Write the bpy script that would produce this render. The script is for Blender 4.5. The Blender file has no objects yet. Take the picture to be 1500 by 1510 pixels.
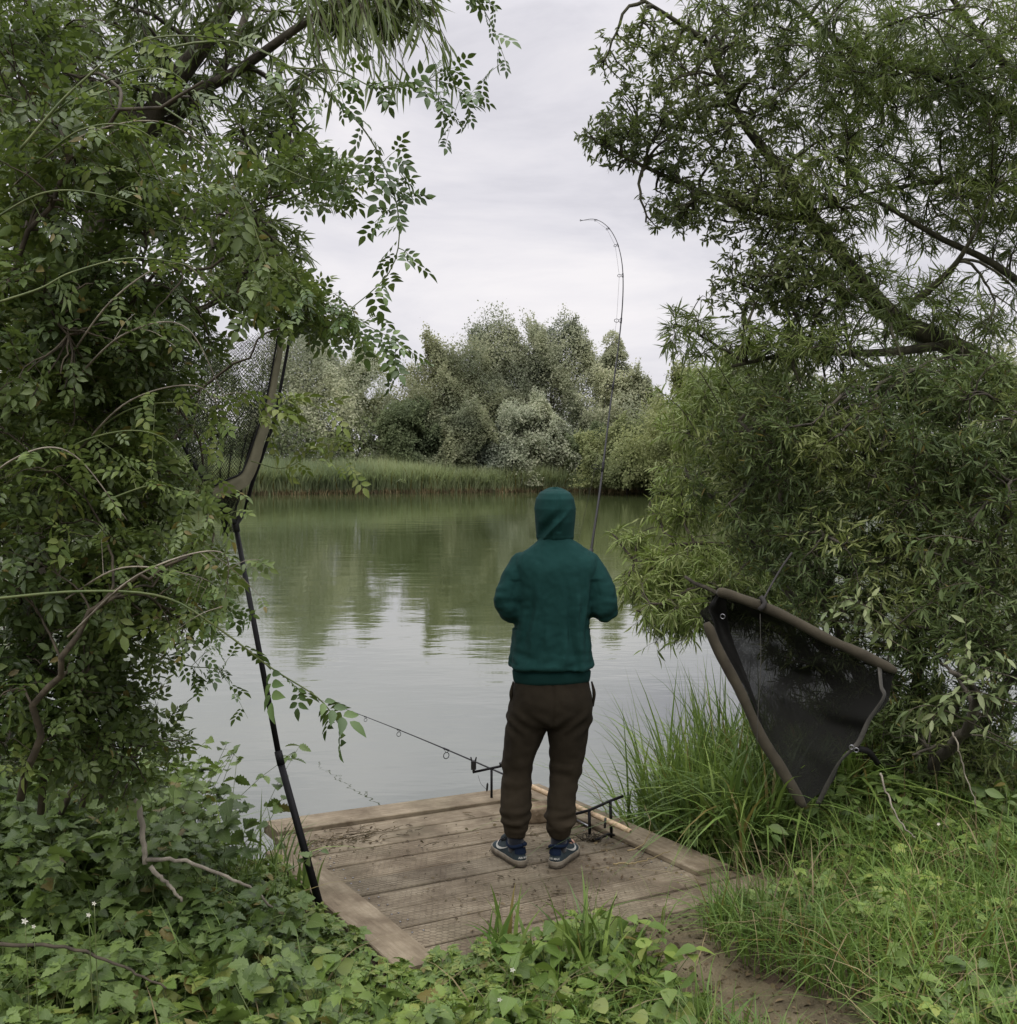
import bpy, bmesh, math, random
import numpy as np
from mathutils import Vector, Matrix, kdtree, noise as mnoise

RNG = np.random.default_rng(7)
random.seed(7)
scene = bpy.context.scene
COL = scene.collection
R = math.radians

# ------------------------------------------------------------------ camera
CAMZ = 1.92
PITCH = math.atan(80 / 1500)
cam_d = bpy.data.cameras.new("camera")
cam = bpy.data.objects.new("camera", cam_d)
COL.objects.link(cam)
cam.location = (0, 0, CAMZ)
cam.rotation_euler = (math.pi / 2 - PITCH, 0, 0)
cam_d.sensor_fit = 'HORIZONTAL'
cam_d.sensor_width = 36
cam_d.lens = 36.0
cam_d.clip_start = 0.05
cam_d.clip_end = 3000
scene.camera = cam
FW = np.array([0, math.cos(PITCH), -math.sin(PITCH)])
UP = np.array([0, math.sin(PITCH), math.cos(PITCH)])
RT = np.array([1.0, 0, 0])
CAM = np.array([0, 0, CAMZ])


def at(px, py, d):
    """survey helper: where a sight line meets the distance d, in metres"""
    return CAM + d * (FW + (px - 750) / 1500 * RT + (755 - py) / 1500 * UP)


def ray_plane(px, py, a, b, c):
    """sight line met with the plane z = a*x + b*y + c"""
    v = FW + (px - 750) / 1500 * RT + (755 - py) / 1500 * UP
    t = (a * CAM[0] + b * CAM[1] + c - CAM[2]) / (v[2] - a * v[0] - b * v[1])
    return CAM + t * v


WATER_Z = -0.24
DKA, DKB, DKC = -0.03, -0.06, 0.282


def deck_z(x, y):
    return DKA * x + DKB * y + DKC


# ------------------------------------------------------------------ materials
def new_mat(name):
    m = bpy.data.materials.new(name)
    m.use_nodes = True
    nt = m.node_tree
    for n in list(nt.nodes):
        nt.nodes.remove(n)
    out = nt.nodes.new('ShaderNodeOutputMaterial')
    return m, nt, out


def nd(nt, typ, **kw):
    n = nt.nodes.new(typ)
    for k, v in kw.items():
        setattr(n, k, v)
    return n


def ramp(nt, cols, interp='LINEAR'):
    n = nt.nodes.new('ShaderNodeValToRGB')
    n.color_ramp.interpolation = interp
    el = n.color_ramp.elements
    while len(el) < len(cols):
        el.new(0.5)
    for e, (p, c) in zip(el, cols):
        e.position = p
        e.color = (*c, 1)
    return n


def mixc(nt, fac, a, b, mode='MIX'):
    n = nt.nodes.new('ShaderNodeMix')
    n.data_type = 'RGBA'
    n.blend_type = mode
    for sock, v in ((n.inputs[0], fac), (n.inputs[6], a), (n.inputs[7], b)):
        if hasattr(v, 'is_linked') or isinstance(v, bpy.types.NodeSocket):
            nt.links.new(v, sock)
        elif isinstance(v, (int, float)):
            sock.default_value = v
        else:
            sock.default_value = (*v, 1)
    return n.outputs[2]


GREEN = (1.56, 1.52, 1.40)


def leaf_mat(name, cols, trans=0.3, rough=0.5, spec=0.35, vein=0.0, patch=1.2, dry=0.0, gain=True, amp=1.0):
    if gain:
        cols = [tuple(a * b for a, b in zip(c, GREEN)) for c in cols]
    m, nt, out = new_mat(name)
    L = nt.links.new
    geo = nd(nt, 'ShaderNodeNewGeometry')
    k = len(cols)
    rp = ramp(nt, [((i + 0.5) / k, c) for i, c in enumerate(cols)])
    L(geo.outputs['Random Per Island'], rp.inputs[0])
    tc = nd(nt, 'ShaderNodeTexCoord')
    nz = nd(nt, 'ShaderNodeTexNoise')
    nz.inputs['Scale'].default_value = patch
    nz.inputs['Detail'].default_value = 2
    L(tc.outputs['Object'], nz.inputs['Vector'])
    r2 = ramp(nt, [(0.3, tuple(1 - amp * q for q in (0.42, 0.38, 0.40))), (0.7, tuple(1 + amp * q for q in (.32, .26, .06)))])
    L(nz.outputs['Fac'], r2.inputs[0])
    col = mixc(nt, 1.0, rp.outputs[0], r2.outputs[0], 'MULTIPLY')
    if dry > 0:
        mt = nd(nt, 'ShaderNodeMath', operation='MULTIPLY')
        mt.inputs[1].default_value = 7.31
        L(geo.outputs['Random Per Island'], mt.inputs[0])
        fr = nd(nt, 'ShaderNodeMath', operation='FRACT')
        L(mt.outputs[0], fr.inputs[0])
        lt = nd(nt, 'ShaderNodeMath', operation='LESS_THAN')
        lt.inputs[1].default_value = dry
        L(fr.outputs[0], lt.inputs[0])
        col = mixc(nt, lt.outputs[0], col, (0.16, 0.13, 0.035))
    if vein > 0:
        uv = nd(nt, 'ShaderNodeUVMap')
        sp = nd(nt, 'ShaderNodeSeparateXYZ')
        L(uv.outputs[0], sp.inputs[0])
        ab = nd(nt, 'ShaderNodeMath', operation='ABSOLUTE')
        L(sp.outputs[0], ab.inputs[0])
        # side veins: stripes slanting from the midrib
        sl = nd(nt, 'ShaderNodeMath', operation='MULTIPLY_ADD')
        L(ab.outputs[0], sl.inputs[0])
        sl.inputs[1].default_value = -0.45
        L(sp.outputs[1], sl.inputs[2])
        sc = nd(nt, 'ShaderNodeMath', operation='MULTIPLY')
        L(sl.outputs[0], sc.inputs[0])
        sc.inputs[1].default_value = 7.0
        f2 = nd(nt, 'ShaderNodeMath', operation='FRACT')
        L(sc.outputs[0], f2.inputs[0])
        lt2 = nd(nt, 'ShaderNodeMath', operation='LESS_THAN')
        L(f2.outputs[0], lt2.inputs[0])
        lt2.inputs[1].default_value = 0.14
        lt3 = nd(nt, 'ShaderNodeMath', operation='LESS_THAN')
        L(ab.outputs[0], lt3.inputs[0])
        lt3.inputs[1].default_value = 0.06
        mx = nd(nt, 'ShaderNodeMath', operation='MAXIMUM')
        L(lt2.outputs[0], mx.inputs[0])
        L(lt3.outputs[0], mx.inputs[1])
        ml = nd(nt, 'ShaderNodeMath', operation='MULTIPLY')
        L(mx.outputs[0], ml.inputs[0])
        ml.inputs[1].default_value = vein
        lighter = mixc(nt, 0.45, col, (0.2, 0.26, 0.1))
        col = mixc(nt, ml.outputs[0], col, lighter)
    p = nd(nt, 'ShaderNodeBsdfPrincipled')
    L(col, p.inputs['Base Color'])
    p.inputs['Roughness'].default_value = rough
    p.inputs['Specular IOR Level'].default_value = spec
    t = nd(nt, 'ShaderNodeBsdfTranslucent')
    tcol = mixc(nt, 0.5 if gain else 0.1, col, (0.12, 0.17, 0.02))
    L(tcol, t.inputs['Color'])
    mx = nd(nt, 'ShaderNodeMixShader')
    mx.inputs[0].default_value = trans
    L(p.outputs[0], mx.inputs[1])
    L(t.outputs[0], mx.inputs[2])
    L(mx.outputs[0], out.inputs[0])
    return m


def noise_mat(name, c1, c2, scale=8.0, rough=0.8, bump=0.2, stretch=(1, 1, 1), detail=6, spec=0.3,
              metallic=0.0, dist=0.01, c3=None, coord='Object', sheen=0.0):
    m, nt, out = new_mat(name)
    L = nt.links.new
    tc = nd(nt, 'ShaderNodeTexCoord')
    mp = nd(nt, 'ShaderNodeMapping')
    mp.inputs['Scale'].default_value = stretch
    L(tc.outputs[coord], mp.inputs[0])
    nz = nd(nt, 'ShaderNodeTexNoise')
    nz.inputs['Scale'].default_value = scale
    nz.inputs['Detail'].default_value = detail
    L(mp.outputs[0], nz.inputs['Vector'])
    cols = [(0.32, c1), (0.68, c2)] if c3 is None else [(0.3, c1), (0.5, c2), (0.7, c3)]
    rp = ramp(nt, cols)
    L(nz.outputs['Fac'], rp.inputs[0])
    p = nd(nt, 'ShaderNodeBsdfPrincipled')
    L(rp.outputs[0], p.inputs['Base Color'])
    p.inputs['Roughness'].default_value = rough
    p.inputs['Metallic'].default_value = metallic
    p.inputs['Specular IOR Level'].default_value = spec
    if sheen:
        p.inputs['Sheen Weight'].default_value = sheen
        p.inputs['Sheen Roughness'].default_value = 0.5
    if bump:
        nz2 = nd(nt, 'ShaderNodeTexNoise')
        nz2.inputs['Scale'].default_value = scale * 3.1
        nz2.inputs['Detail'].default_value = 5
        L(mp.outputs[0], nz2.inputs['Vector'])
        b = nd(nt, 'ShaderNodeBump')
        b.inputs['Strength'].default_value = bump
        b.inputs['Distance'].default_value = dist
        L(nz2.outputs['Fac'], b.inputs['Height'])
        L(b.outputs[0], p.inputs['Normal'])
    L(p.outputs[0], out.inputs[0])
    return m


def fabric_mat(name, c1, c2, rough=0.95, weave=420.0, sheen=0.25, c_mud=None, mud_z=(0.1, 0.6)):
    m, nt, out = new_mat(name)
    L = nt.links.new
    tc = nd(nt, 'ShaderNodeTexCoord')
    nz = nd(nt, 'ShaderNodeTexNoise')
    nz.inputs['Scale'].default_value = 9
    nz.inputs['Detail'].default_value = 8
    nz.inputs['Roughness'].default_value = 0.65
    L(tc.outputs['Object'], nz.inputs['Vector'])
    rp = ramp(nt, [(0.3, c1), (0.7, c2)])
    L(nz.outputs['Fac'], rp.inputs[0])
    col = rp.outputs[0]
    if c_mud is not None:
        sp = nd(nt, 'ShaderNodeSeparateXYZ')
        L(tc.outputs['Object'], sp.inputs[0])
        mr = nd(nt, 'ShaderNodeMapRange')
        mr.inputs[1].default_value, mr.inputs[2].default_value = mud_z
        mr.inputs[3].default_value, mr.inputs[4].default_value = 0.9, 0.0
        L(sp.outputs[2], mr.inputs[0])
        mm = nd(nt, 'ShaderNodeMath', operation='MULTIPLY')
        L(mr.outputs[0], mm.inputs[0])
        nz3 = nd(nt, 'ShaderNodeTexNoise')
        nz3.inputs['Scale'].default_value = 5
        L(tc.outputs['Object'], nz3.inputs['Vector'])
        L(nz3.outputs['Fac'], mm.inputs[1])
        col = mixc(nt, mm.outputs[0], col, c_mud)
    p = nd(nt, 'ShaderNodeBsdfPrincipled')
    L(col, p.inputs['Base Color'])
    p.inputs['Roughness'].default_value = rough
    p.inputs['Specular IOR Level'].default_value = 0.15
    p.inputs['Sheen Weight'].default_value = sheen
    nz2 = nd(nt, 'ShaderNodeTexNoise')
    nz2.inputs['Scale'].default_value = weave
    nz2.inputs['Detail'].default_value = 2
    L(tc.outputs['Object'], nz2.inputs['Vector'])
    b = nd(nt, 'ShaderNodeBump')
    b.inputs['Strength'].default_value = 0.35
    b.inputs['Distance'].default_value = 0.002
    L(nz2.outputs['Fac'], b.inputs['Height'])
    nz4 = nd(nt, 'ShaderNodeTexNoise')
    nz4.inputs['Scale'].default_value = 22
    nz4.inputs['Detail'].default_value = 3
    L(tc.outputs['Object'], nz4.inputs['Vector'])
    b2 = nd(nt, 'ShaderNodeBump')
    b2.inputs['Strength'].default_value = 0.25
    b2.inputs['Distance'].default_value = 0.01
    L(nz4.outputs['Fac'], b2.inputs['Height'])
    L(b.outputs[0], b2.inputs['Normal'])
    L(b2.outputs[0], p.inputs['Normal'])
    L(p.outputs[0], out.inputs[0])
    return m


def plain_mat(name, c, rough=0.5, spec=0.4, metallic=0.0):
    return noise_mat(name, tuple(x * 0.8 for x in c), tuple(min(1, x * 1.2) for x in c), 40, rough, 0.05, spec=spec,
                     metallic=metallic, dist=0.001)


M = {}
M['rose_leaf'] = leaf_mat('rose_leaf', [(0.045, 0.072, 0.024), (0.068, 0.102, 0.034), (0.095, 0.135, 0.048), (0.06, 0.09, 0.034)], 0.36, 0.42, 0.45, dry=0.02)
M['shoot_leaf'] = leaf_mat('shoot_leaf', [(0.03, 0.055, 0.02), (0.05, 0.09, 0.03), (0.075, 0.12, 0.04)], 0.22, 0.42, 0.45)
M['willow_leaf'] = leaf_mat('willow_leaf', [(0.04, 0.06, 0.024), (0.065, 0.092, 0.036), (0.09, 0.118, 0.06), (0.055, 0.082, 0.028)], 0.38, 0.45, 0.4)
M['crack_leaf'] = leaf_mat('crack_leaf', [(0.05, 0.075, 0.028), (0.075, 0.105, 0.04), (0.11, 0.14, 0.065), (0.065, 0.095, 0.034)], 0.5, 0.45, 0.3)
M['spray_leaf'] = leaf_mat('spray_leaf', [(0.05, 0.068, 0.03), (0.078, 0.10, 0.046), (0.11, 0.135, 0.07)], 0.42, 0.45, 0.35)
M['young_sallow'] = leaf_mat('young_sallow', [(0.08, 0.105, 0.035), (0.11, 0.14, 0.055), (0.13, 0.155, 0.075)], 0.35, 0.5, 0.25)
M['young_rose'] = leaf_mat('young_rose', [(0.07, 0.11, 0.035), (0.10, 0.145, 0.045), (0.125, 0.16, 0.055)], 0.4, 0.45, 0.35)
M['sallow_leaf'] = leaf_mat('sallow_leaf', [(0.035, 0.055, 0.024), (0.06, 0.088, 0.038), (0.085, 0.115, 0.055), (0.05, 0.075, 0.03)], 0.3, 0.55, 0.2, dry=0.02)
M['pale_leaf'] = leaf_mat('pale_leaf', [(0.07, 0.10, 0.045), (0.11, 0.145, 0.075), (0.14, 0.17, 0.10)], 0.25, 0.5, 0.35)
M['osier_leaf'] = leaf_mat('osier_leaf', [(0.08, 0.12, 0.03), (0.115, 0.155, 0.05), (0.14, 0.17, 0.075)], 0.3, 0.5, 0.3, patch=0.6)
M['herb_leaf'] = leaf_mat('herb_leaf', [(0.07, 0.12, 0.028), (0.10, 0.165, 0.038), (0.145, 0.205, 0.05), (0.08, 0.135, 0.036), (0.16, 0.195, 0.055)], 0.36, 0.45, 0.4, vein=0.8, dry=0.015)
M['bramble_leaf'] = leaf_mat('bramble_leaf', [(0.045, 0.078, 0.024), (0.068, 0.11, 0.032), (0.09, 0.138, 0.042)], 0.3, 0.45, 0.4, vein=0.7, dry=0.02)
M['grass'] = leaf_mat('grass', [(0.06, 0.115, 0.03), (0.09, 0.155, 0.04), (0.13, 0.185, 0.06), (0.075, 0.13, 0.035)], 0.38, 0.5, 0.3, dry=0.06, patch=1.5)
M['sedge'] = leaf_mat('sedge', [(0.055, 0.095, 0.028), (0.088, 0.145, 0.038), (0.13, 0.19, 0.055)], 0.3, 0.42, 0.4, dry=0.05, patch=2)
M['dry_grass'] = leaf_mat('dry_grass', [(0.16, 0.13, 0.075), (0.24, 0.20, 0.12), (0.11, 0.085, 0.05)], 0.15, 0.7, 0.2, gain=False)
M['litter'] = leaf_mat('litter', [(0.05, 0.036, 0.024), (0.09, 0.068, 0.042), (0.14, 0.11, 0.07), (0.07, 0.06, 0.03)], 0.05, 0.8, 0.2, gain=False)
M['reed'] = leaf_mat('reed', [(0.16, 0.20, 0.135), (0.22, 0.265, 0.195), (0.19, 0.225, 0.145)], 0.45, 0.6, 0.2, patch=0.15, dry=0.06)
M['flower'] = leaf_mat('flower', [(0.75, 0.75, 0.7), (0.8, 0.8, 0.78)], 0.3, 0.7, 0.2, gain=False)
M['bark'] = noise_mat('bark', (0.03, 0.026, 0.02), (0.085, 0.075, 0.055), 14, 0.9, 0.7, (1, 1, 0.3), dist=0.02)
M['bark_green'] = noise_mat('bark_green', (0.022, 0.022, 0.013), (0.062, 0.06, 0.034), 10, 0.9, 0.8, (1, 1, 0.4), dist=0.02)
M['twig'] = noise_mat('twig', (0.03, 0.025, 0.017), (0.075, 0.062, 0.04), 30, 0.8, 0.2)
M['green_stem'] = noise_mat('green_stem', (0.06, 0.09, 0.03), (0.12, 0.14, 0.05), 20, 0.6, 0.1)
M['dead_wood'] = noise_mat('dead_wood', (0.13, 0.115, 0.09), (0.30, 0.27, 0.21), 25, 0.9, 0.4, (1, 1, 0.3))
M['black_carbon'] = plain_mat('black_carbon', (0.004, 0.004, 0.0045), 0.6, 0.2)
M['black_plastic'] = plain_mat('black_plastic', (0.012, 0.012, 0.012), 0.5, 0.4)
M['rod_blank'] = plain_mat('rod_blank', (0.012, 0.012, 0.012), 0.5, 0.3)
M['steel'] = plain_mat('steel', (0.25, 0.25, 0.26), 0.3, 0.5, 0.9)
M['net_black'] = plain_mat('net_black', (0.007, 0.007, 0.006), 0.8, 0.15)
M['net_olive'] = plain_mat('net_olive', (0.028, 0.03, 0.018), 0.8, 0.15)
M['cork'] = noise_mat('cork', (0.36, 0.26, 0.15), (0.52, 0.40, 0.26), 60, 0.8, 0.2)
M['olive_fabric'] = fabric_mat('olive_fabric', (0.12, 0.115, 0.075), (0.18, 0.17, 0.115), sheen=0.0)
M['tube_fabric'] = fabric_mat('tube_fabric', (0.030, 0.026, 0.018), (0.058, 0.050, 0.034), sheen=0.05)
M['hoodie'] = fabric_mat('hoodie', (0.0055, 0.030, 0.027), (0.009, 0.041, 0.037), sheen=0.0)
M['hoodie_rib'] = fabric_mat('hoodie_rib', (0.0045, 0.026, 0.0235), (0.0065, 0.032, 0.029), sheen=0.0)
M['trousers'] = fabric_mat('trousers', (0.013, 0.0102, 0.0062), (0.022, 0.0175, 0.011), sheen=0.0, c_mud=(0.052, 0.040, 0.025), mud_z=(0.1, 0.62))
M['sock'] = fabric_mat('sock', (0.006, 0.008, 0.013), (0.010, 0.013, 0.02))
M['skin'] = noise_mat('skin', (0.42, 0.24, 0.17), (0.52, 0.31, 0.23), 18, 0.5, 0.1, dist=0.002)
M['hair'] = plain_mat('hair', (0.03, 0.02, 0.012), 0.6)
M['eye'] = plain_mat('eye', (0.7, 0.7, 0.68), 0.2)
M['shoe_upper'] = noise_mat('shoe_upper', (0.013, 0.021, 0.025), (0.026, 0.039, 0.045), 30, 0.85, 0.3, c3=(0.02, 0.034, 0.04))
M['shoe_collar'] = fabric_mat('shoe_collar', (0.004, 0.009, 0.022), (0.008, 0.015, 0.034), sheen=0.0)
M['shoe_sole'] = noise_mat('shoe_sole', (0.12, 0.10, 0.072), (0.22, 0.195, 0.15), 25, 0.8, 0.2)
M['shoe_tread'] = noise_mat('shoe_tread', (0.05, 0.04, 0.03), (0.09, 0.075, 0.055), 25, 0.9, 0.2)
M['shoe_mark'] = plain_mat('shoe_mark', (0.36, 0.36, 0.33), 0.7)
M['stone'] = noise_mat('stone', (0.14, 0.10, 0.06), (0.27, 0.21, 0.14), 20, 0.9, 0.6)
M['strap'] = fabric_mat('strap', (0.03, 0.029, 0.025), (0.065, 0.062, 0.052), sheen=0.05)
M['cord'] = plain_mat('cord', (0.02, 0.018, 0.016), 0.8)


# ------------------------------------------------------------------ mesh building
class MB:
    def __init__(self):
        self.v, self.f, self.uv, self.mi, self.n = [], [], [], [], 0

    def add(self, V, F, UV=None, mi=0):
        """V (n,3); F (m,k) indices or list of such arrays"""
        V = np.asarray(V, float).reshape(-1, 3)
        if not isinstance(F, list):
            F = [F]
        for f in F:
            f = np.asarray(f, int)
            if f.size:
                self.f.append(f + self.n)
                self.mi.append(np.full(len(f), mi, int))
        self.v.append(V)
        self.uv.append(np.zeros((len(V), 2)) if UV is None else np.asarray(UV, float))
        self.n += len(V)
        return self

    def box(self, c, s, rot=None, mi=0):
        V = np.array([[x, y, z] for x in (-.5, .5) for y in (-.5, .5) for z in (-.5, .5)]) * np.array(s)
        if rot is not None:
            V = V @ np.array(rot).T
        F = np.array([[0, 1, 3, 2], [4, 6, 7, 5], [0, 4, 5, 1], [2, 3, 7, 6], [0, 2, 6, 4], [1, 5, 7, 3]])
        return self.add(V + np.array(c), F, mi=mi)

    def tube(self, pts, rad, s=8, cap=True, mi=0):
        P = np.asarray(pts, float)
        k = len(P)
        r = np.full(k, rad) if np.isscalar(rad) else np.asarray(rad, float)
        if r.ndim == 1 and len(r) != k:
            r = np.interp(np.linspace(0, 1, k), np.linspace(0, 1, len(r)), r)
        V, F = tube_batch(P[None], r[None], s)
        V = V.reshape(-1, 3)
        Fl = [F]
        if cap:
            Fl.append(np.array([list(range(s))[::-1], [(k - 1) * s + i for i in range(s)]]))
        return self.add(V, Fl, mi=mi)

    def build(self, name, mat, parent=None, smooth=True, bevel=0.0):
        me = bpy.data.meshes.new(name)
        V = np.concatenate(self.v) if self.v else np.zeros((0, 3))
        me.vertices.add(len(V))
        me.vertices.foreach_set('co', V.ravel())
        sizes = np.concatenate([np.full(len(f), f.shape[1]) for f in self.f])
        loops = np.concatenate([f.ravel() for f in self.f])
        me.loops.add(len(loops))
        me.loops.foreach_set('vertex_index', loops.astype(np.int32))
        me.polygons.add(len(sizes))
        st = np.concatenate([[0], np.cumsum(sizes)[:-1]])
        me.polygons.foreach_set('loop_start', st.astype(np.int32))
        me.polygons.foreach_set('material_index', np.concatenate(self.mi).astype(np.int32))
        me.polygons.foreach_set('use_smooth', np.full(len(sizes), smooth))
        uvl = me.uv_layers.new(name='UVMap')
        UV = np.concatenate(self.uv)
        uvl.data.foreach_set('uv', UV[loops].ravel())
        me.update(calc_edges=True)
        for m in (mat if isinstance(mat, (list, tuple)) else [mat]):
            me.materials.append(m)
        o = bpy.data.objects.new(name, me)
        COL.objects.link(o)
        if parent is not None:
            o.parent = parent
            o.matrix_parent_inverse = parent.matrix_world.inverted() if parent.type != 'EMPTY' else Matrix.Translation(parent.location).inverted()
        if bevel:
            b = o.modifiers.new('bevel', 'BEVEL')
            b.width = bevel
            b.segments = 2
            b.limit_method = 'ANGLE'
        return o


def norm(a):
    return a / np.maximum(np.linalg.norm(a, axis=-1, keepdims=True), 1e-9)


def tube_batch(P, r, s):
    """P (n,k,3), r (n,k) -> verts (n*k*s,3), quads"""
    n, k, _ = P.shape
    T = np.empty_like(P)
    T[:, 1:-1] = P[:, 2:] - P[:, :-2]
    T[:, 0] = P[:, 1] - P[:, 0]
    T[:, -1] = P[:, -1] - P[:, -2]
    T = norm(T)
    X = np.empty_like(P)
    ref = np.where(np.abs(T[:, 0, 2:3]) < 0.9, np.array([[0, 0, 1.0]]), np.array([[1.0, 0, 0]]))
    x = norm(np.cross(T[:, 0], ref))
    for i in range(k):
        x = norm(x - (x * T[:, i]).sum(-1, keepdims=True) * T[:, i])
        X[:, i] = x
    Y = np.cross(T, X)
    a = np.linspace(0, 2 * math.pi, s, endpoint=False)
    V = P[:, :, None, :] + r[:, :, None, None] * (X[:, :, None, :] * np.cos(a)[None, None, :, None] + Y[:, :, None, :] * np.sin(a)[None, None, :, None])
    base = (np.arange(n) * k * s)[:, None, None] + (np.arange(k - 1) * s)[None, :, None] + np.arange(s)[None, None, :]
    nxt = (np.arange(n) * k * s)[:, None, None] + (np.arange(k - 1) * s)[None, :, None] + ((np.arange(s) + 1) % s)[None, None, :]
    F = np.stack([base, nxt, nxt + s, base + s], -1).reshape(-1, 4)
    return V.reshape(-1, 3), F


def spline(pts, n):
    """Catmull-Rom through pts"""
    P = np.asarray(pts, float)
    P = np.vstack([2 * P[0] - P[1], P, 2 * P[-1] - P[-2]])
    m = len(P) - 3
    t = np.linspace(0, m - 1e-6, n)
    i = t.astype(int)
    u = (t - i)[:, None]
    p0, p1, p2, p3 = P[i], P[i + 1], P[i + 2], P[i + 3]
    return 0.5 * (2 * p1 + (p2 - p0) * u + (2 * p0 - 5 * p1 + 4 * p2 - p3) * u * u + (3 * p1 - p0 - 3 * p2 + p3) * u ** 3)


# leaf templates: (verts, faces list, uv)
def leaf_template(rows, fold=0.25, curl=0.15, tipcurl=0.0):
    """rows = [(t, halfwidth)], first and last width 0"""
    V, UV, F3, F4 = [], [], [], []
    V.append((0, 0, 0)); UV.append((0, 0))
    prev = None
    for t, w in rows[1:-1]:
        i = len(V)
        z = -curl * t * t
        V += [(-w, t, z + fold * w), (0, t, z), (w, t, z + fold * w)]
        UV += [(-1, t), (0, t), (1, t)]
        if prev is None:
            F3 += [(0, i + 1, i), (0, i + 2, i + 1)]
        else:
            F4 += [(prev, prev + 1, i + 1, i), (prev + 1, prev + 2, i + 2, i + 1)]
        prev = i
    i = len(V)
    V.append((0, rows[-1][0], -curl - tipcurl)); UV.append((0, 1))
    F3 += [(prev, prev + 1, i), (prev + 1, prev + 2, i)]
    return np.array(V, float), [np.array(F3), np.array(F4).reshape(-1, 4)], np.array(UV, float)


def compound(tpl, items):
    Vs, Us, F = [], [], {3: [], 4: []}
    n = 0
    V0, F0, U0 = tpl
    for (x, y, ang, sc, tz) in items:
        c, s = math.cos(ang), math.sin(ang)
        Q = V0 * sc
        X = np.stack([Q[:, 0] * c + Q[:, 1] * s + x, -Q[:, 0] * s + Q[:, 1] * c + y, Q[:, 2] + tz], -1)
        Vs.append(X); Us.append(U0)
        for f in F0:
            if f.size:
                F[f.shape[1]].append(f + n)
        n += len(V0)
    return np.concatenate(Vs), [np.concatenate(v) for v in F.values() if v], np.concatenate(Us)


T_ELL = leaf_template([(0, 0), (0.28, 0.22), (0.62, 0.22), (1, 0)], 0.35, 0.12)
T_LEAF = leaf_template([(0, 0), (0.14, 0.16), (0.35, 0.25), (0.62, 0.2), (0.84, 0.09), (1, 0)], 0.3, 0.2)
T_WIL = leaf_template([(0, 0), (0.3, 0.075), (0.65, 0.065), (1, 0)], 0.3, 0.22)
T_THIN = leaf_template([(0, 0), (0.3, 0.045), (0.65, 0.04), (1, 0)], 0.3, 0.22)
T_SAL = leaf_template([(0, 0), (0.35, 0.15), (0.7, 0.13), (1, 0)], 0.3, 0.15)
T_HEART = leaf_template([(0, 0), (0.03, 0.2), (0.2, 0.40), (0.42, 0.37), (0.68, 0.22), (0.86, 0.09), (1, 0)], 0.22, 0.25)
_it = [(0, 1.0, 0, 0.62, 0)]
for _y, _s in ((0.78, 0.56), (0.45, 0.5)):
    _it += [(0.02, _y, 1.05, _s, 0), (-0.02, _y, -1.05, _s, 0)]
T_ROSE = compound(T_ELL, _it)
T_ROSE_FINE = compound(T_LEAF, _it + [(0.02, 0.15, 1.1, 0.4, 0), (-0.02, 0.15, -1.1, 0.4, 0)])
T_TRI = compound(T_LEAF, [(0, 0.55, 0, 0.75, 0), (0.02, 0.5, 1.15, 0.66, 0), (-0.02, 0.5, -1.15, 0.66, 0)])
T_TRI = (T_TRI[0] * np.array([1.35, 1, 1]), T_TRI[1], T_TRI[2])
def toothed(n, prof, depth=.18):
    rows = [(0, 0)]
    for k in range(1, n):
        t = k / n
        rows.append((t, prof(t) * (1 + depth * (1 if k % 2 else -1))))
    return rows + [(1, 0)]


T_TOOTH = leaf_template(toothed(11, lambda t: .36 * math.sin(math.pi * t ** .62) ** .85), .25, .22)
T_LOBE = compound(leaf_template(toothed(7, lambda t: .30 * math.sin(math.pi * t ** .7)), .25, .2), [(0, .2, 0, .8, 0), (.02, .2, .95, .66, 0), (-.02, .2, -.95, .66, 0), (.02, .16, 1.9, .42, 0), (-.02, .16, -1.9, .42, 0)])
T_TRIT = compound(T_TOOTH, [(0, .5, 0, .72, 0), (.02, .46, 1.15, .62, 0), (-.02, .46, -1.15, .62, 0)])
T_QUAD = (np.array([(0, 0, 0), (0.32, 0.5, 0.06), (0, 1, 0), (-0.32, 0.5, 0.06)], float), [np.array([[0, 1, 2, 3]])],
          np.array([(0, 0), (1, .5), (0, 1), (-1, .5)], float))


def scatter(mb, tpl, pos, axis, nrm, scale, mi=0):
    V0, F0, U0 = tpl
    n = len(pos)
    if n == 0:
        return
    A = norm(axis)
    N = nrm - (nrm * A).sum(-1, keepdims=True) * A
    N = norm(N)
    B = np.cross(A, N)
    sc = np.broadcast_to(np.asarray(scale, float), (n,))
    V = pos[:, None, :] + sc[:, None, None] * (V0[None, :, 0:1] * B[:, None, :] + V0[None, :, 1:2] * A[:, None, :] + V0[None, :, 2:3] * N[:, None, :])
    off = (np.arange(n) * len(V0))[:, None, None]
    mb.add(V.reshape(-1, 3), [(off + f[None]).reshape(-1, f.shape[1]) for f in F0 if f.size], np.tile(U0, (n, 1)), mi)


def rnd(n, s=1.0):
    return RNG.normal(size=(n, 3)) * s


def in_blobs(blobs, n, shell=0.45):
    """blobs: (centre, radii, weight) -> n points inside, a little denser near the skin"""
    w = np.array([b[2] for b in blobs], float)
    idx = RNG.choice(len(blobs), n, p=w / w.sum())
    C = np.array([b[0] for b in blobs])[idx]
    Rr = np.array([b[1] for b in blobs])[idx]
    d = norm(RNG.normal(size=(n, 3)))
    r = RNG.random(n) ** shell
    return C + d * Rr * r[:, None]


def B(px, py, d, rx, ry, rd, w=1.0):
    return (at(px, py, d), np.array([rx * d / 1500, rd, ry * d / 1500]), w)


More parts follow.
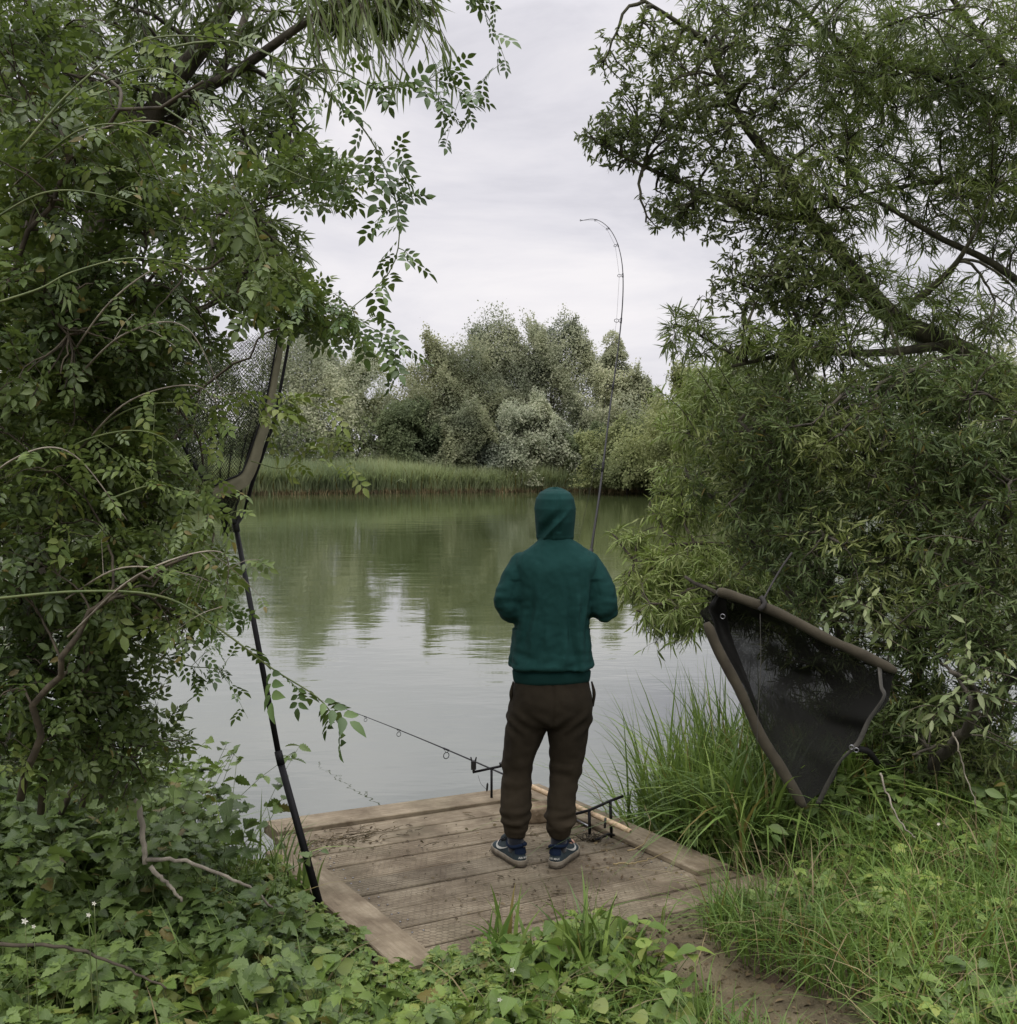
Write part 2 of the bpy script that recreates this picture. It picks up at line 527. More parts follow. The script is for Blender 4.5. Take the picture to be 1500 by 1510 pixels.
class Growth:
    """branches that reach from a drawn skeleton to points of the crown"""

    def __init__(self):
        self.pos, self.dir = [], []
        self.skel = []

    def limb(self, pts, r0, r1, n=14, wob=0.0):
        P = spline(pts, n)
        if wob:
            P[1:-1] += rnd(n - 2, wob)
        self.skel.append((P, np.linspace(r0, r1, n)))
        T = np.gradient(P, axis=0)
        self.pos += list(P[1:]); self.dir += list(norm(T)[1:])

    def reach(self, targets, droop=0.1, k=7, jitter=0.0, spread=3):
        kd = kdtree.KDTree(len(self.pos))
        for i, p in enumerate(self.pos):
            kd.insert(Vector(p), i)
        kd.balance()
        idx = []
        for t in targets:
            f = kd.find_n(Vector(t), spread)
            idx.append(f[min(len(f) - 1, int(abs(random.gauss(0, spread * 0.4))))][1])
        idx = np.array(idx)
        P0 = np.array(self.pos)[idx]; D0 = np.array(self.dir)[idx]
        D = targets - P0
        Ln = np.linalg.norm(D, axis=1, keepdims=True) + 1e-6
        U = D / Ln
        up = np.array([[0, 0, 1.0]])
        P1 = P0 + 0.38 * Ln * norm(0.45 * D0 + 0.7 * U + 0.25 * up)
        P2 = targets - 0.3 * Ln * norm(U - droop * up * 3)
        t = np.linspace(0, 1, k)[None, :, None]
        Q = (1 - t) ** 3 * P0[:, None] + 3 * t * (1 - t) ** 2 * P1[:, None] + 3 * t * t * (1 - t) * P2[:, None] + t ** 3 * targets[:, None]
        if jitter:
            Q[:, 1:] += RNG.normal(size=Q[:, 1:].shape) * jitter * Ln[:, None]
        T = np.gradient(Q, axis=1)
        T = norm(T)
        self.pos += list(Q[:, 2:].reshape(-1, 3)); self.dir += list(T[:, 2:].reshape(-1, 3))
        return Q, T, Ln[:, 0]


def wood(mb, Q, r0, r1, s):
    n, k, _ = Q.shape
    r0 = np.broadcast_to(np.asarray(r0, float), (n,)); r1 = np.broadcast_to(np.asarray(r1, float), (n,))
    t = np.linspace(0, 1, k)[None]
    V, F = tube_batch(Q, r0[:, None] * (1 - t) + r1[:, None] * t, s)
    mb.add(V, F)


def leaves_on(mb, Q, T, m, tpl, size, lo=0.2, out=0.8, along=0.55, droop=0.2, rand=0.35, flat=0.8, mi=0, sizevar=0.35, sel=None):
    """m leaves along each path, alternating sides"""
    n, k, _ = Q.shape
    u = lo + (1 - lo) * (np.arange(m)[None] + RNG.random((n, m)) * 0.7) / m
    f = u * (k - 1)
    i = np.minimum(f.astype(int), k - 2)
    w = (f - i)[..., None]
    rows = np.arange(n)[:, None]
    P = Q[rows, i] * (1 - w) + Q[rows, i + 1] * w
    Tn = T[rows, i]
    up = np.array([0, 0, 1.0])
    S = norm(np.cross(Tn, up) + RNG.normal(size=Tn.shape) * 0.45)
    sgn = np.where((np.arange(m)[None] + RNG.integers(0, 2, (n, 1))) % 2 == 0, 1, -1)[..., None]
    A = along * Tn + out * S * sgn - droop * up + RNG.normal(size=Tn.shape) * rand
    N = flat * up + RNG.normal(size=Tn.shape) * 0.5
    P, A, N = P.reshape(-1, 3), A.reshape(-1, 3), N.reshape(-1, 3)
    sc = size * (1 + sizevar * (RNG.random(len(P)) * 2 - 1))
    if sel is not None:
        kk = sel(P)
        P, A, N, sc = P[kk], A[kk], N[kk], sc[kk]
    scatter(mb, tpl, P, A, N, sc, mi)


def blades(mb, base, h, lean, width, curl=0.5, seg=5, mi=0):
    """grass blades: base (n,3), h (n,), lean (n,2) horizontal lean as share of h"""
    n = len(base)
    t = np.linspace(0, 1, seg)[None, :, None]
    ln = np.concatenate([lean, np.zeros((n, 1))], 1)[:, None, :]
    L = np.linalg.norm(lean, axis=1)[:, None, None]
    hh = h[:, None, None]
    up = np.array([0, 0, 1.0])[None, None]
    P = base[:, None, :] + hh * (ln * (t ** (1 + curl)) + up * (t - 0.55 * np.minimum(L, 1.2) * t ** 2.6))
    sd = np.stack([-lean[:, 1], lean[:, 0], np.zeros(n)], 1) + RNG.normal(size=(n, 3)) * np.array([.35, .35, .0])
    sd = norm(sd)[:, None, :]
    w = np.broadcast_to(np.asarray(width, float), (n,))[:, None, None] * np.maximum(1 - t ** 2.2, 0.03) * (0.55 + 0.9 * t * (1 - t) * 2)
    V = np.stack([P - sd * w, P + sd * w], 2).reshape(-1, 3)
    b = (np.arange(n) * seg * 2)[:, None] + (np.arange(seg - 1) * 2)[None]
    F = np.stack([b, b + 1, b + 3, b + 2], -1).reshape(-1, 4)
    uv = np.stack([np.broadcast_to(np.array([-1, 1.0])[None, None], (n, seg, 2)), np.broadcast_to(t, (n, seg, 2))], -1).reshape(-1, 2)
    mb.add(V, F, uv, mi)


def empty(name, loc=(0, 0, 0)):
    o = bpy.data.objects.new(name, None)
    o.empty_display_size = 0.1
    o.location = loc
    COL.objects.link(o)
    return o


def tag(o, label=None, cat=None, group=None, kind=None):
    for k, v in (('label', label), ('category', cat), ('group', group), ('kind', kind)):
        if v:
            o[k] = v
    return o


# ------------------------------------------------------------------ world, light
w = bpy.data.worlds.new("World")
scene.world = w
w.use_nodes = True
nt = w.node_tree
for n in list(nt.nodes):
    nt.nodes.remove(n)
L = nt.links.new
SUN_EL, SUN_ROT = R(52), R(200)
sky = nd(nt, 'ShaderNodeTexSky', sky_type='NISHITA')
sky.sun_disc = False
sky.sun_elevation = SUN_EL
sky.sun_rotation = SUN_ROT
skb = nd(nt, 'ShaderNodeBackground')
skb.inputs[1].default_value = 0.06
L(sky.outputs[0], skb.inputs[0])
tc = nd(nt, 'ShaderNodeTexCoord')
mp = nd(nt, 'ShaderNodeMapping')
mp.inputs['Scale'].default_value = (1.0, 1.0, 3.2)
L(tc.outputs['Generated'], mp.inputs[0])
nz = nd(nt, 'ShaderNodeTexNoise')
nz.inputs['Scale'].default_value = 3.0
nz.inputs['Detail'].default_value = 7
nz.inputs['Roughness'].default_value = 0.58
nz.inputs['Distortion'].default_value = 0.4
L(mp.outputs[0], nz.inputs['Vector'])
cr = ramp(nt, [(0.30, (0.74, 0.73, 0.80)), (0.45, (0.92, 0.90, 0.96)), (0.56, (1.03, 1.0, 1.04)), (0.66, (1.12, 1.08, 1.10))])
L(nz.outputs['Fac'], cr.inputs[0])
sp = nd(nt, 'ShaderNodeSeparateXYZ')
L(tc.outputs['Generated'], sp.inputs[0])
mr = nd(nt, 'ShaderNodeMapRange', interpolation_type='SMOOTHSTEP')
mr.inputs[1].default_value, mr.inputs[2].default_value = 0.36, 0.92
mr.inputs[3].default_value, mr.inputs[4].default_value = 0.88, 3.3
L(sp.outputs[2], mr.inputs[0])
cb = nd(nt, 'ShaderNodeBackground')
L(cr.outputs[0], cb.inputs[0])
L(mr.outputs[0], cb.inputs[1])
mxs = nd(nt, 'ShaderNodeMixShader')
mxs.inputs[0].default_value = 0.93
L(skb.outputs[0], mxs.inputs[1])
L(cb.outputs[0], mxs.inputs[2])
wo = nd(nt, 'ShaderNodeOutputWorld')
L(mxs.outputs[0], wo.inputs[0])

sd = bpy.data.lights.new("sun", 'SUN')
sd.energy = 1.3
sd.angle = R(40)
sd.color = (1, 0.96, 0.9)
so = bpy.data.objects.new("sun", sd)
COL.objects.link(so)
_az = SUN_ROT
_v = Vector((math.sin(_az) * math.cos(SUN_EL), math.cos(_az) * math.cos(SUN_EL), math.sin(SUN_EL)))
so.rotation_euler = _v.to_track_quat('Z', 'Y').to_euler()

scene.render.engine = 'CYCLES'
scene.cycles.use_denoising = True
scene.cycles.denoiser = 'OPENIMAGEDENOISE'
scene.cycles.max_bounces = 8
scene.cycles.diffuse_bounces = 4
scene.cycles.transmission_bounces = 3
scene.cycles.transparent_max_bounces = 8
scene.cycles.caustics_reflective = False
scene.cycles.caustics_refractive = False
scene.view_settings.view_transform = 'Standard'
scene.view_settings.look = 'None'
scene.view_settings.exposure = 0
scene.view_settings.gamma = 1

# ------------------------------------------------------------------ terrain and water
_SX = [-60, -30, -8, -4, -2.6, -1.7, -1.25, -0.3, 0.6, 1.0, 1.5, 2.2, 3.2, 5, 10, 30, 60]
_SY = [30, 16, 9.0, 6.9, 6.1, 5.55, 4.95, 4.3, 4.75, 5.45, 5.95, 6.5, 7.0, 7.8, 9.5, 16, 30]


def shore(x):
    return np.interp(x, _SX, _SY)


def nse(x, y, s, seed=0.0):
    return np.array([mnoise.noise(Vector((a * s + seed, b * s - seed, seed))) for a, b in zip(np.ravel(x), np.ravel(y))]).reshape(np.shape(x))


PATH = spline([(2.0, 0.6, 0), (1.35, 2.2, 0), (0.95, 3.2, 0), (0.72, 3.85, 0), (0.62, 4.3, 0)], 30)[:, :2]


def path_dist(x, y):
    p = np.stack([np.ravel(x), np.ravel(y)], -1)
    d = np.linalg.norm(p[:, None] - PATH[None], axis=-1).min(1)
    return d.reshape(np.shape(x))


def zg0(x, y):
    s = shore(x) - y
    z = np.interp(s, [-8, -3, -1, 0, 0.45, 1.1, 2.4, 6, 40], [-2.2, -1.4, -0.75, -0.27, -0.12, -0.02, 0.07, 0.2, 0.5])
    return z


def zg(x, y):
    x = np.asarray(x, float); y = np.asarray(y, float)
    z = zg0(x, y)
    pd = path_dist(x, y)
    z = z - 0.05 * np.exp(-(pd / 0.3) ** 2) + 0.03 * nse(x, y, 1.3, 3.1) + 0.012 * nse(x, y, 6, 1.7)
    # stay just under the deck boards
    u, v = deck_uv(x, y)
    ins = (u > -0.1) & (u < DW + 0.1) & (v > -0.1) & (v < DL + 0.02)
    z = np.where(ins, np.minimum(z, deck_z(x, y) - 0.06), z)
    # earth banked up against the front boards
    e = np.clip(1 - np.abs(v - DL - 0.12) / 0.5, 0, 1) * np.clip(1 - np.abs(u - 1.0) / 1.5, 0, 1) ** .5
    e = np.where(v > DL - 0.01, np.clip(e * 1.8, 0, 1), 0)
    z = z * (1 - e) + e * (deck_z(x, y) - 0.012 + 0.02 * nse(x, y, 4, 9))
    e3 = np.clip(1 - (-.17 - u) / 0.7, 0, 1) * np.clip((v - .25) / .3, 0, 1) * np.clip((2.8 - v) / .5, 0, 1) * ((u < -.025) | (v > DL))* (u < .3)
    z = z * (1 - e3) + e3 * np.maximum(z, deck_z(x, y) - np.where(u > -.17, .045, .025))
    e2 = np.clip(1 - (u - DW) / 0.45, 0, 1) * np.clip((v - 1.35) / .3, 0, 1) * (u > DW + .02)
    return z * (1 - e2) + e2 * np.maximum(z, deck_z(x, y) - 0.02)


dA = ray_plane(790, 1160, DKA, DKB, DKC)
dB = ray_plane(395, 1215, DKA, DKB, DKC)
EU = (dA - dB)[:2]
DW = float(np.linalg.norm(EU))
EU /= DW
EV = np.array([EU[1], -EU[0]])
DL = 1.92


def deck_uv(x, y):
    dx = np.asarray(x) - dB[0]; dy = np.asarray(y) - dB[1]
    return dx * EU[0] + dy * EU[1], dx * EV[0] + dy * EV[1]


def deck_pt(u, v, h=0.0):
    x = dB[0] + EU[0] * u + EV[0] * v
    y = dB[1] + EU[1] * u + EV[1] * v
    return np.array([x, y, deck_z(x, y) + h])


def grid_mesh(xs, ys, zf):
    X, Y = np.meshgrid(xs, ys)
    Z = zf(X, Y)
    V = np.stack([X, Y, Z], -1).reshape(-1, 3)
    nx, ny = len(xs), len(ys)
    i = (np.arange(ny - 1)[:, None] * nx + np.arange(nx - 1)[None]).ravel()
    return V, np.stack([i, i + 1, i + 1 + nx, i + nx], -1)


# ground material: soil, with trodden path and moss
m, nt, out = new_mat('soil')
L = nt.links.new
tc = nd(nt, 'ShaderNodeTexCoord')
nz = nd(nt, 'ShaderNodeTexNoise'); nz.inputs['Scale'].default_value = 3.0; nz.inputs['Detail'].default_value = 10; nz.inputs['Roughness'].default_value = 0.7
L(tc.outputs['Object'], nz.inputs['Vector'])
rp = ramp(nt, [(0.3, (0.035, 0.026, 0.018)), (0.5, (0.075, 0.055, 0.036)), (0.72, (0.14, 0.105, 0.07))])
L(nz.outputs['Fac'], rp.inputs[0])
n2 = nd(nt, 'ShaderNodeTexNoise'); n2.inputs['Scale'].default_value = 1.6; n2.inputs['Detail'].default_value = 5
L(tc.outputs['Object'], n2.inputs['Vector'])
r2 = ramp(nt, [(0.5, (0, 0, 0)), (0.62, (0.6, 0.6, 0.6))])
L(n2.outputs['Fac'], r2.inputs[0])
col = mixc(nt, r2.outputs[0], rp.outputs[0], (0.045, 0.06, 0.02))
p = nd(nt, 'ShaderNodeBsdfPrincipled'); p.inputs['Roughness'].default_value = 0.95; p.inputs['Specular IOR Level'].default_value = 0.2
L(col, p.inputs['Base Color'])
n3 = nd(nt, 'ShaderNodeTexNoise'); n3.inputs['Scale'].default_value = 28; n3.inputs['Detail'].default_value = 8
L(tc.outputs['Object'], n3.inputs['Vector'])
b = nd(nt, 'ShaderNodeBump'); b.inputs['Strength'].default_value = 0.8; b.inputs['Distance'].default_value = 0.03
L(n3.outputs['Fac'], b.inputs['Height']); L(b.outputs[0], p.inputs['Normal'])
L(p.outputs[0], out.inputs[0])
M['soil'] = m

M['path_soil'] = noise_mat('path_soil', (0.052, 0.042, 0.024), (0.098, 0.080, 0.046), 6, 0.95, 0.9, c3=(0.15, 0.124, 0.075), dist=0.03, detail=10)
M['far_soil'] = noise_mat('far_soil', (0.04, 0.045, 0.02), (0.09, 0.1, 0.04), 0.4, 1.0, 0)

# near ground: fine in the middle, coarse outside, one sheet
xs = np.concatenate([np.linspace(-70, -8, 22)[:-1], np.linspace(-8, -3, 40)[:-1], np.linspace(-3, 3, 110)[:-1], np.linspace(3, 8, 40)[:-1], np.linspace(8, 70, 22)])
ys = np.concatenate([np.linspace(-40, 1.5, 30)[:-1], np.linspace(1.5, 7, 100)[:-1], np.linspace(7, 40, 40)])
mb = MB(); mb.add(*grid_mesh(xs, ys, zg))
tag(mb.build('ground', M['soil']), kind='structure')

# trodden path, a sheet just above the ground
pn = len(PATH)
rows = []
for i, (x, y) in enumerate(PATH):
    T = PATH[min(i + 1, pn - 1)] - PATH[max(i - 1, 0)]
    T = T / np.linalg.norm(T)
    S = np.array([T[1], -T[0]])
    wd = 0.25 + 0.05 * math.sin(i * 0.9) + 0.03 * math.sin(i * 2.3)
    rows.append([(x + S[0] * a * wd, y + S[1] * a * wd) for a in np.linspace(-1, 1, 9)])
Q = np.array(rows)
Z = zg(Q[..., 0], Q[..., 1]) + 0.008 - 0.02 * (np.abs(np.linspace(-1, 1, 9)) ** 4)[None]
V = np.concatenate([Q, Z[..., None]], -1).reshape(-1, 3)
i = (np.arange(pn - 1)[:, None] * 9 + np.arange(8)[None]).ravel()
mb = MB(); mb.add(V, np.stack([i, i + 1, i + 10, i + 9], -1))
tag(mb.build('path', M['path_soil']), kind='structure')


def far_shore(x):
    return np.interp(x, [-200, -60, -20, -8, 4, 12, 20, 40, 120], [40, 52, 58, 62, 65, 63, 52, 36, 20])


xs = np.linspace(-400, 400, 161); ys = np.concatenate([np.linspace(15, 100, 110), np.geomspace(102, 1500, 40)])
mb = MB(); mb.add(*grid_mesh(xs, ys, lambda X, Y: np.interp(Y - far_shore(X), [-20, -2, 0, 3, 10, 200, 1500], [-3, -1.0, -0.26, 0.15, 0.5, 1.5, 2.0]) - 0.02))
tag(mb.build('far_bank', M['far_soil']), kind='structure')

# water
m, nt, out = new_mat('lake_water')
L = nt.links.new
tc = nd(nt, 'ShaderNodeTexCoord')


def wnoise(scale, stretch, detail=3):
    mp = nd(nt, 'ShaderNodeMapping'); mp.inputs['Scale'].default_value = stretch
    L(tc.outputs['Object'], mp.inputs[0])
    n = nd(nt, 'ShaderNodeTexNoise'); n.inputs['Scale'].default_value = scale; n.inputs['Detail'].default_value = detail
    L(mp.outputs[0], n.inputs['Vector'])
    return n.outputs['Fac']


b1 = nd(nt, 'ShaderNodeBump'); b1.inputs['Strength'].default_value = 0.17; b1.inputs['Distance'].default_value = 0.05
L(wnoise(1.1, (0.55, 1.3, 1), 4), b1.inputs['Height'])
b2 = nd(nt, 'ShaderNodeBump'); b2.inputs['Strength'].default_value = 0.05; b2.inputs['Distance'].default_value = 0.02
L(wnoise(6, (0.5, 1.2, 1), 2), b2.inputs['Height']); L(b1.outputs[0], b2.inputs['Normal'])
fr0 = nd(nt, 'ShaderNodeFresnel'); fr0.inputs[0].default_value = 1.33
L(b2.outputs[0], fr0.inputs['Normal'])
fr = nd(nt, 'ShaderNodeMath', operation='MULTIPLY_ADD'); fr.inputs[1].default_value = 0.62; fr.inputs[2].default_value = 0.31
L(fr0.outputs[0], fr.inputs[0])
gl = nd(nt, 'ShaderNodeBsdfGlossy'); gl.inputs['Roughness'].default_value = 0.03
gl.inputs['Color'].default_value = (0.94, 0.94, 0.985, 1)
L(b2.outputs[0], gl.inputs['Normal'])
df = nd(nt, 'ShaderNodeBsdfDiffuse')
rp = ramp(nt, [(0.3, (0.046, 0.06, 0.021)), (0.7, (0.06, 0.076, 0.029))])
L(wnoise(0.15, (1, 1, 1), 3), rp.inputs[0]); L(rp.outputs[0], df.inputs[0])
mx = nd(nt, 'ShaderNodeMixShader')
L(fr.outputs[0], mx.inputs[0]); L(df.outputs[0], mx.inputs[1]); L(gl.outputs[0], mx.inputs[2])
L(mx.outputs[0], out.inputs[0])
M['water'] = m
mb = MB()
mb.add([(-400, 2, WATER_Z), (400, 2, WATER_Z), (400, 130, WATER_Z), (-400, 130, WATER_Z)], np.array([[0, 1, 2, 3]]))
tag(mb.build('lake_water', M['water']), kind='structure')

# ------------------------------------------------------------------ platform
# weathered wood: grain along local X (object coords are deck coords: u, v, h)
def wood_mat(name, axis, tint=1.0):
    m, nt, out = new_mat(name)
    L = nt.links.new
    tc = nd(nt, 'ShaderNodeTexCoord')
    oi = nd(nt, 'ShaderNodeObjectInfo')
    mp = nd(nt, 'ShaderNodeMapping')
    mp.inputs['Scale'].default_value = (0.12, 1, 1) if axis == 0 else (1, 0.12, 1)
    L(tc.outputs['Object'], mp.inputs[0])
    ad = nd(nt, 'ShaderNodeVectorMath', operation='ADD')
    sc = nd(nt, 'ShaderNodeVectorMath', operation='SCALE'); sc.inputs['Scale'].default_value = 7.0
    cx = nd(nt, 'ShaderNodeCombineXYZ'); L(oi.outputs['Random'], cx.inputs[0]); L(oi.outputs['Random'], cx.inputs[1])
    L(cx.outputs[0], sc.inputs[0]); L(mp.outputs[0], ad.inputs[0]); L(sc.outputs[0], ad.inputs[1])
    g = nd(nt, 'ShaderNodeTexNoise'); g.inputs['Scale'].default_value = 45; g.inputs['Detail'].default_value = 8; g.inputs['Roughness'].default_value = 0.65
    L(ad.outputs[0], g.inputs['Vector'])
    rp = ramp(nt, [(0.28, tuple(tint * c for c in (0.14, 0.115, 0.076))), (0.5, tuple(tint * c for c in (0.218, 0.184, 0.126))), (0.75, tuple(tint * c for c in (0.285, 0.252, 0.18)))])
    L(g.outputs['Fac'], rp.inputs[0])
    # dirt, mud and damp patches
    d = nd(nt, 'ShaderNodeTexNoise'); d.inputs['Scale'].default_value = 3.2; d.inputs['Detail'].default_value = 9; d.inputs['Roughness'].default_value = 0.68
    L(tc.outputs['Object'], d.inputs['Vector'])
    r2 = ramp(nt, [(0.40, (0, 0, 0)), (0.60, (0.9, 0.9, 0.9))])
    L(d.outputs['Fac'], r2.inputs[0])
    col = mixc(nt, r2.outputs[0], rp.outputs[0], (0.095, 0.074, 0.047))
    d2 = nd(nt, 'ShaderNodeTexNoise'); d2.inputs['Scale'].default_value = 1.7; d2.inputs['Detail'].default_value = 4
    L(tc.outputs['Object'], d2.inputs['Vector'])
    r3 = ramp(nt, [(0.5, (0, 0, 0)), (0.75, (0.45, 0.45, 0.45))])
    L(d2.outputs['Fac'], r3.inputs[0])
    col = mixc(nt, r3.outputs[0], col, (0.10, 0.10, 0.06))
    vr = ramp(nt, [(0, (0.8, 0.8, 0.8)), (1, (1.15, 1.12, 1.1))]); L(oi.outputs['Random'], vr.inputs[0])
    col = mixc(nt, 1.0, col, vr.outputs[0], 'MULTIPLY')
    p = nd(nt, 'ShaderNodeBsdfPrincipled'); p.inputs['Roughness'].default_value = 0.85; p.inputs['Specular IOR Level'].default_value = 0.25
    L(col, p.inputs['Base Color'])
    b = nd(nt, 'ShaderNodeBump'); b.inputs['Strength'].default_value = 0.6; b.inputs['Distance'].default_value = 0.006
    L(g.outputs['Fac'], b.inputs['Height'])
    b2 = nd(nt, 'ShaderNodeBump'); b2.inputs['Strength'].default_value = 0.4; b2.inputs['Distance'].default_value = 0.02
    L(d.outputs['Fac'], b2.inputs['Height']); L(b.outputs[0], b2.inputs['Normal'])
    L(b2.outputs[0], p.inputs['Normal'])
    L(p.outputs[0], out.inputs[0])
    return m


M['plank'] = wood_mat('plank', 0)
M['plank_edge'] = wood_mat('plank_edge', 1, 0.95)
M['post'] = wood_mat('post', 0, 0.6)
M['wire'] = noise_mat('wire', (0.09, 0.07, 0.05), (0.18, 0.15, 0.12), 30, 0.6, 0, metallic=0.4)

deck = empty('fishing_platform')
tag(deck, 'weathered brown timber fishing platform with wire netting stapled over its boards', 'platform')
# platform frame: local axes u, v and the deck normal
ex = norm(deck_pt(1, 0) - deck_pt(0, 0)); ey = norm(deck_pt(0, 1) - deck_pt(0, 0)); ez = np.cross(ey, ex) * -1
if ez[2] < 0:
    ez = -ez
deck.matrix_world = Matrix([[ex[0], ey[0], ez[0], dB[0]], [ex[1], ey[1], ez[1], dB[1]], [ex[2], ey[2], ez[2], dB[2]], [0, 0, 0, 1]])


def board(name, u0, u1, v0, v1, h0, h1, mat, seg_axis=0):
    """a slightly warped board in deck coordinates"""
    n = 14
    mb = MB()
    t = np.linspace(0, 1, n)
    a, b_ = (u0, u1) if seg_axis == 0 else (v0, v1)
    c0, c1 = (v0, v1) if seg_axis == 0 else (u0, u1)
    ph = random.random() * 20
    ring = []
    for s in t:
        l = a + (b_ - a) * s
        e0 = c0 + 0.003 * mnoise.noise(Vector((l * 2.1, ph, 0)))
        e1 = c1 + 0.003 * mnoise.noise(Vector((l * 2.1, ph + 5, 0)))
        hh = h1 + 0.003 * mnoise.noise(Vector((l * 1.3, ph + 9, 0)))
        q = 0.004
        pts = [(e0, h0), (e1, h0), (e1, hh - q), (e1 - q, hh), (e0 + q, hh), (e0, hh - q)]
        for (c, h) in pts:
            ring.append((l, c, h) if seg_axis == 0 else (c, l, h))
    k = 6
    i = (np.arange(n - 1)[:, None] * k + np.arange(k)[None])
    j = (np.arange(n - 1)[:, None] * k + (np.arange(k)[None] + 1) % k)
    F = np.stack([i, j, j + k, i + k], -1).reshape(-1, 4)
    if seg_axis == 1:
        F = F[:, ::-1]
    caps = np.array([list(range(k))[::-1], [(n - 1) * k + q for q in range(k)]])
    mb.add(ring, [F, caps])
    o = mb.build(name, mat, None, smooth=False)
    o.parent = deck
    return o


LB0, LB1 = -0.17, 0.0         # left edge board
RB0, RB1 = DW - 0.20, DW     # right edge board
v = 0.215
while v < DL - 0.05:
    wdt = 0.178 + random.uniform(-0.008, 0.008)
    v1 = min(v + wdt, DL)
    past = v > 1.63
    board('plank', -0.03 + random.uniform(-.01, .01), DW - 0.01 + (0.12 if past else 0) + random.uniform(-.012, .012), v, v1, -0.042, 0.0 + random.uniform(-.002, .002), M['plank'])
    v = v1 + random.uniform(0.011, 0.018)
o = board('edge_board', -0.02, DW + 0.02, 0.0, 0.205, -0.042, 0.018, M['plank'])
board('edge_board', LB0, LB1, 0.46, 1.90, -0.02, 0.016, M['plank_edge'], 1)
board('edge_board', RB0, RB1, 0.212, 1.655, 0.004, 0.026, M['plank_edge'], 1)
# screw heads, two at each end of a board
mb = MB()
for vv in np.arange(.26, 1.62, .0475 * 2):
    for uu in (.035, .075, DW - .26, DW - .22):
        c = np.array([uu + random.uniform(-.006, .006), vv + random.uniform(-.02, .02), .002])
        mb.tube([c, c + (0, 0, .002)], [.0045, .004], 8)
o = mb.build('screw_heads', M['steel'], None); o.parent = deck; o['kind'] = 'stuff'
# bearers and posts below
for vv in (0.12, 0.95, 1.75):
    mb = MB(); mb.box((DW / 2, vv, -0.095), (DW - 0.05, 0.075, 0.1)); o = mb.build('bearer', M['post'], None, False, 0.004); o.parent = deck
for uu in (0.07, DW - 0.08):
    for vv in (0.02, 0.88):
        mb = MB(); mb.tube([(uu, vv + 0.1, -0.146), (uu, vv + 0.1, -0.9)], 0.05, 10); o = mb.build('support_post', M['post'], None); o.parent = deck
# hexagonal wire netting over the boards, from edge board to edge board
mb = MB()
segs = []
cell = 0.032
hx = cell * 0.866
ny = int((DL - 0.62) / (cell * 0.75 * 1.0))
nx = int((RB0 - LB1 - 0.02) / hx)
for j in range(ny):
    for i_ in range(nx):
        cx_ = LB1 + 0.012 + hx * (i_ + 0.5 * (j % 2)); cy_ = 0.60 + j * cell * 0.75
        q = [(cx_ + 0.5 * cell * math.sin(a), cy_ + 0.5 * cell * math.cos(a)) for a in (-math.pi / 3, 0, math.pi / 3, 2 * math.pi / 3)]
        for a_, b_ in zip(q[:-1], q[1:]):
            segs.append((a_, b_))
S = np.array(segs)
S = S[(S[..., 0].max(1) < RB0 - 0.004) & (S[..., 1].max(1) < DL - 0.02)]
hz = 0.0035 + 0.003 * np.array([[mnoise.noise(Vector((q[0] * 5, q[1] * 5, 2))) for q in s] for s in S])
Q = np.concatenate([S, hz[..., None]], -1)
Vt, Ft = tube_batch(Q, np.full(Q.shape[:2], 0.00055), 3)
mb.add(Vt, Ft)
o = mb.build('wire_netting', M['wire'], None); o.parent = deck

# ------------------------------------------------------------------ the angler
PX, PY = 0.115, 4.75
PZ = deck_z(PX, PY) + 0.004


def superring(cx, cy, z, a, b, e=2.3, n=36):
    t = np.linspace(0, 2 * math.pi, n, endpoint=False)
    c, s = np.cos(t), np.sin(t)
    return np.stack([cx + a * np.sign(c) * np.abs(c) ** (2 / e), cy + b * np.sign(s) * np.abs(s) ** (2 / e), np.full(n, z)], -1)


def loft(mb, rings, cap=True):
    n = len(rings[0]); k = len(rings)
    V = np.concatenate(rings)
    i = (np.arange(k - 1)[:, None] * n + np.arange(n)[None]); j = (np.arange(k - 1)[:, None] * n + (np.arange(n)[None] + 1) % n)
    F = np.stack([i, j, j + n, i + n], -1).reshape(-1, 4)
    fl = [F]
    if cap:
        fl.append(np.array([list(range(n))[::-1], [(k - 1) * n + q for q in range(n)]]))
    mb.add(V, fl)


def interp_rings(spec, m, n=36, e=2.3):
    """spec rows: z, cx, cy, a, b -> m smooth rings"""
    P = spline(np.array(spec, float)[:, [0, 1, 2]], m); S = spline(np.array([[r[3], r[4], 0] for r in spec], float), m)
    return [superring(p[1], p[2], p[0], max(s[0], .004), max(s[1], .004), e, n) for p, s in zip(P, S)]


def remeshed(mb, name, voxel, smooth=4, wrinkle=None, mat=None, parent=None, keep=None):
    o = mb.build(name, mat, None)
    r = o.modifiers.new('r', 'REMESH'); r.mode = 'VOXEL'; r.voxel_size = voxel; r.use_smooth_shade = True
    s = o.modifiers.new('s', 'SMOOTH'); s.iterations = smooth; s.factor = 0.5
    dg = bpy.context.evaluated_depsgraph_get()
    me = bpy.data.meshes.new_from_object(o.evaluated_get(dg))
    old = o.data
    o.modifiers.clear(); o.data = me; bpy.data.meshes.remove(old)
    me.name = name
    me.materials.clear(); me.materials.append(mat)
    n = len(me.vertices)
    if wrinkle is not None:
        co = np.empty(n * 3); me.vertices.foreach_get('co', co); co = co.reshape(-1, 3)
        nr = np.empty(n * 3); me.vertices.foreach_get('normal', nr) if hasattr(me.vertices[0], 'normal') else None
        nr = nr.reshape(-1, 3)
        co = co + nr * wrinkle(co, nr)[:, None]
        me.vertices.foreach_set('co', co.ravel())
        me.update()
    me.polygons.foreach_set('use_smooth', np.ones(len(me.polygons), bool))
    if parent is not None:
        o.parent = parent
    return o


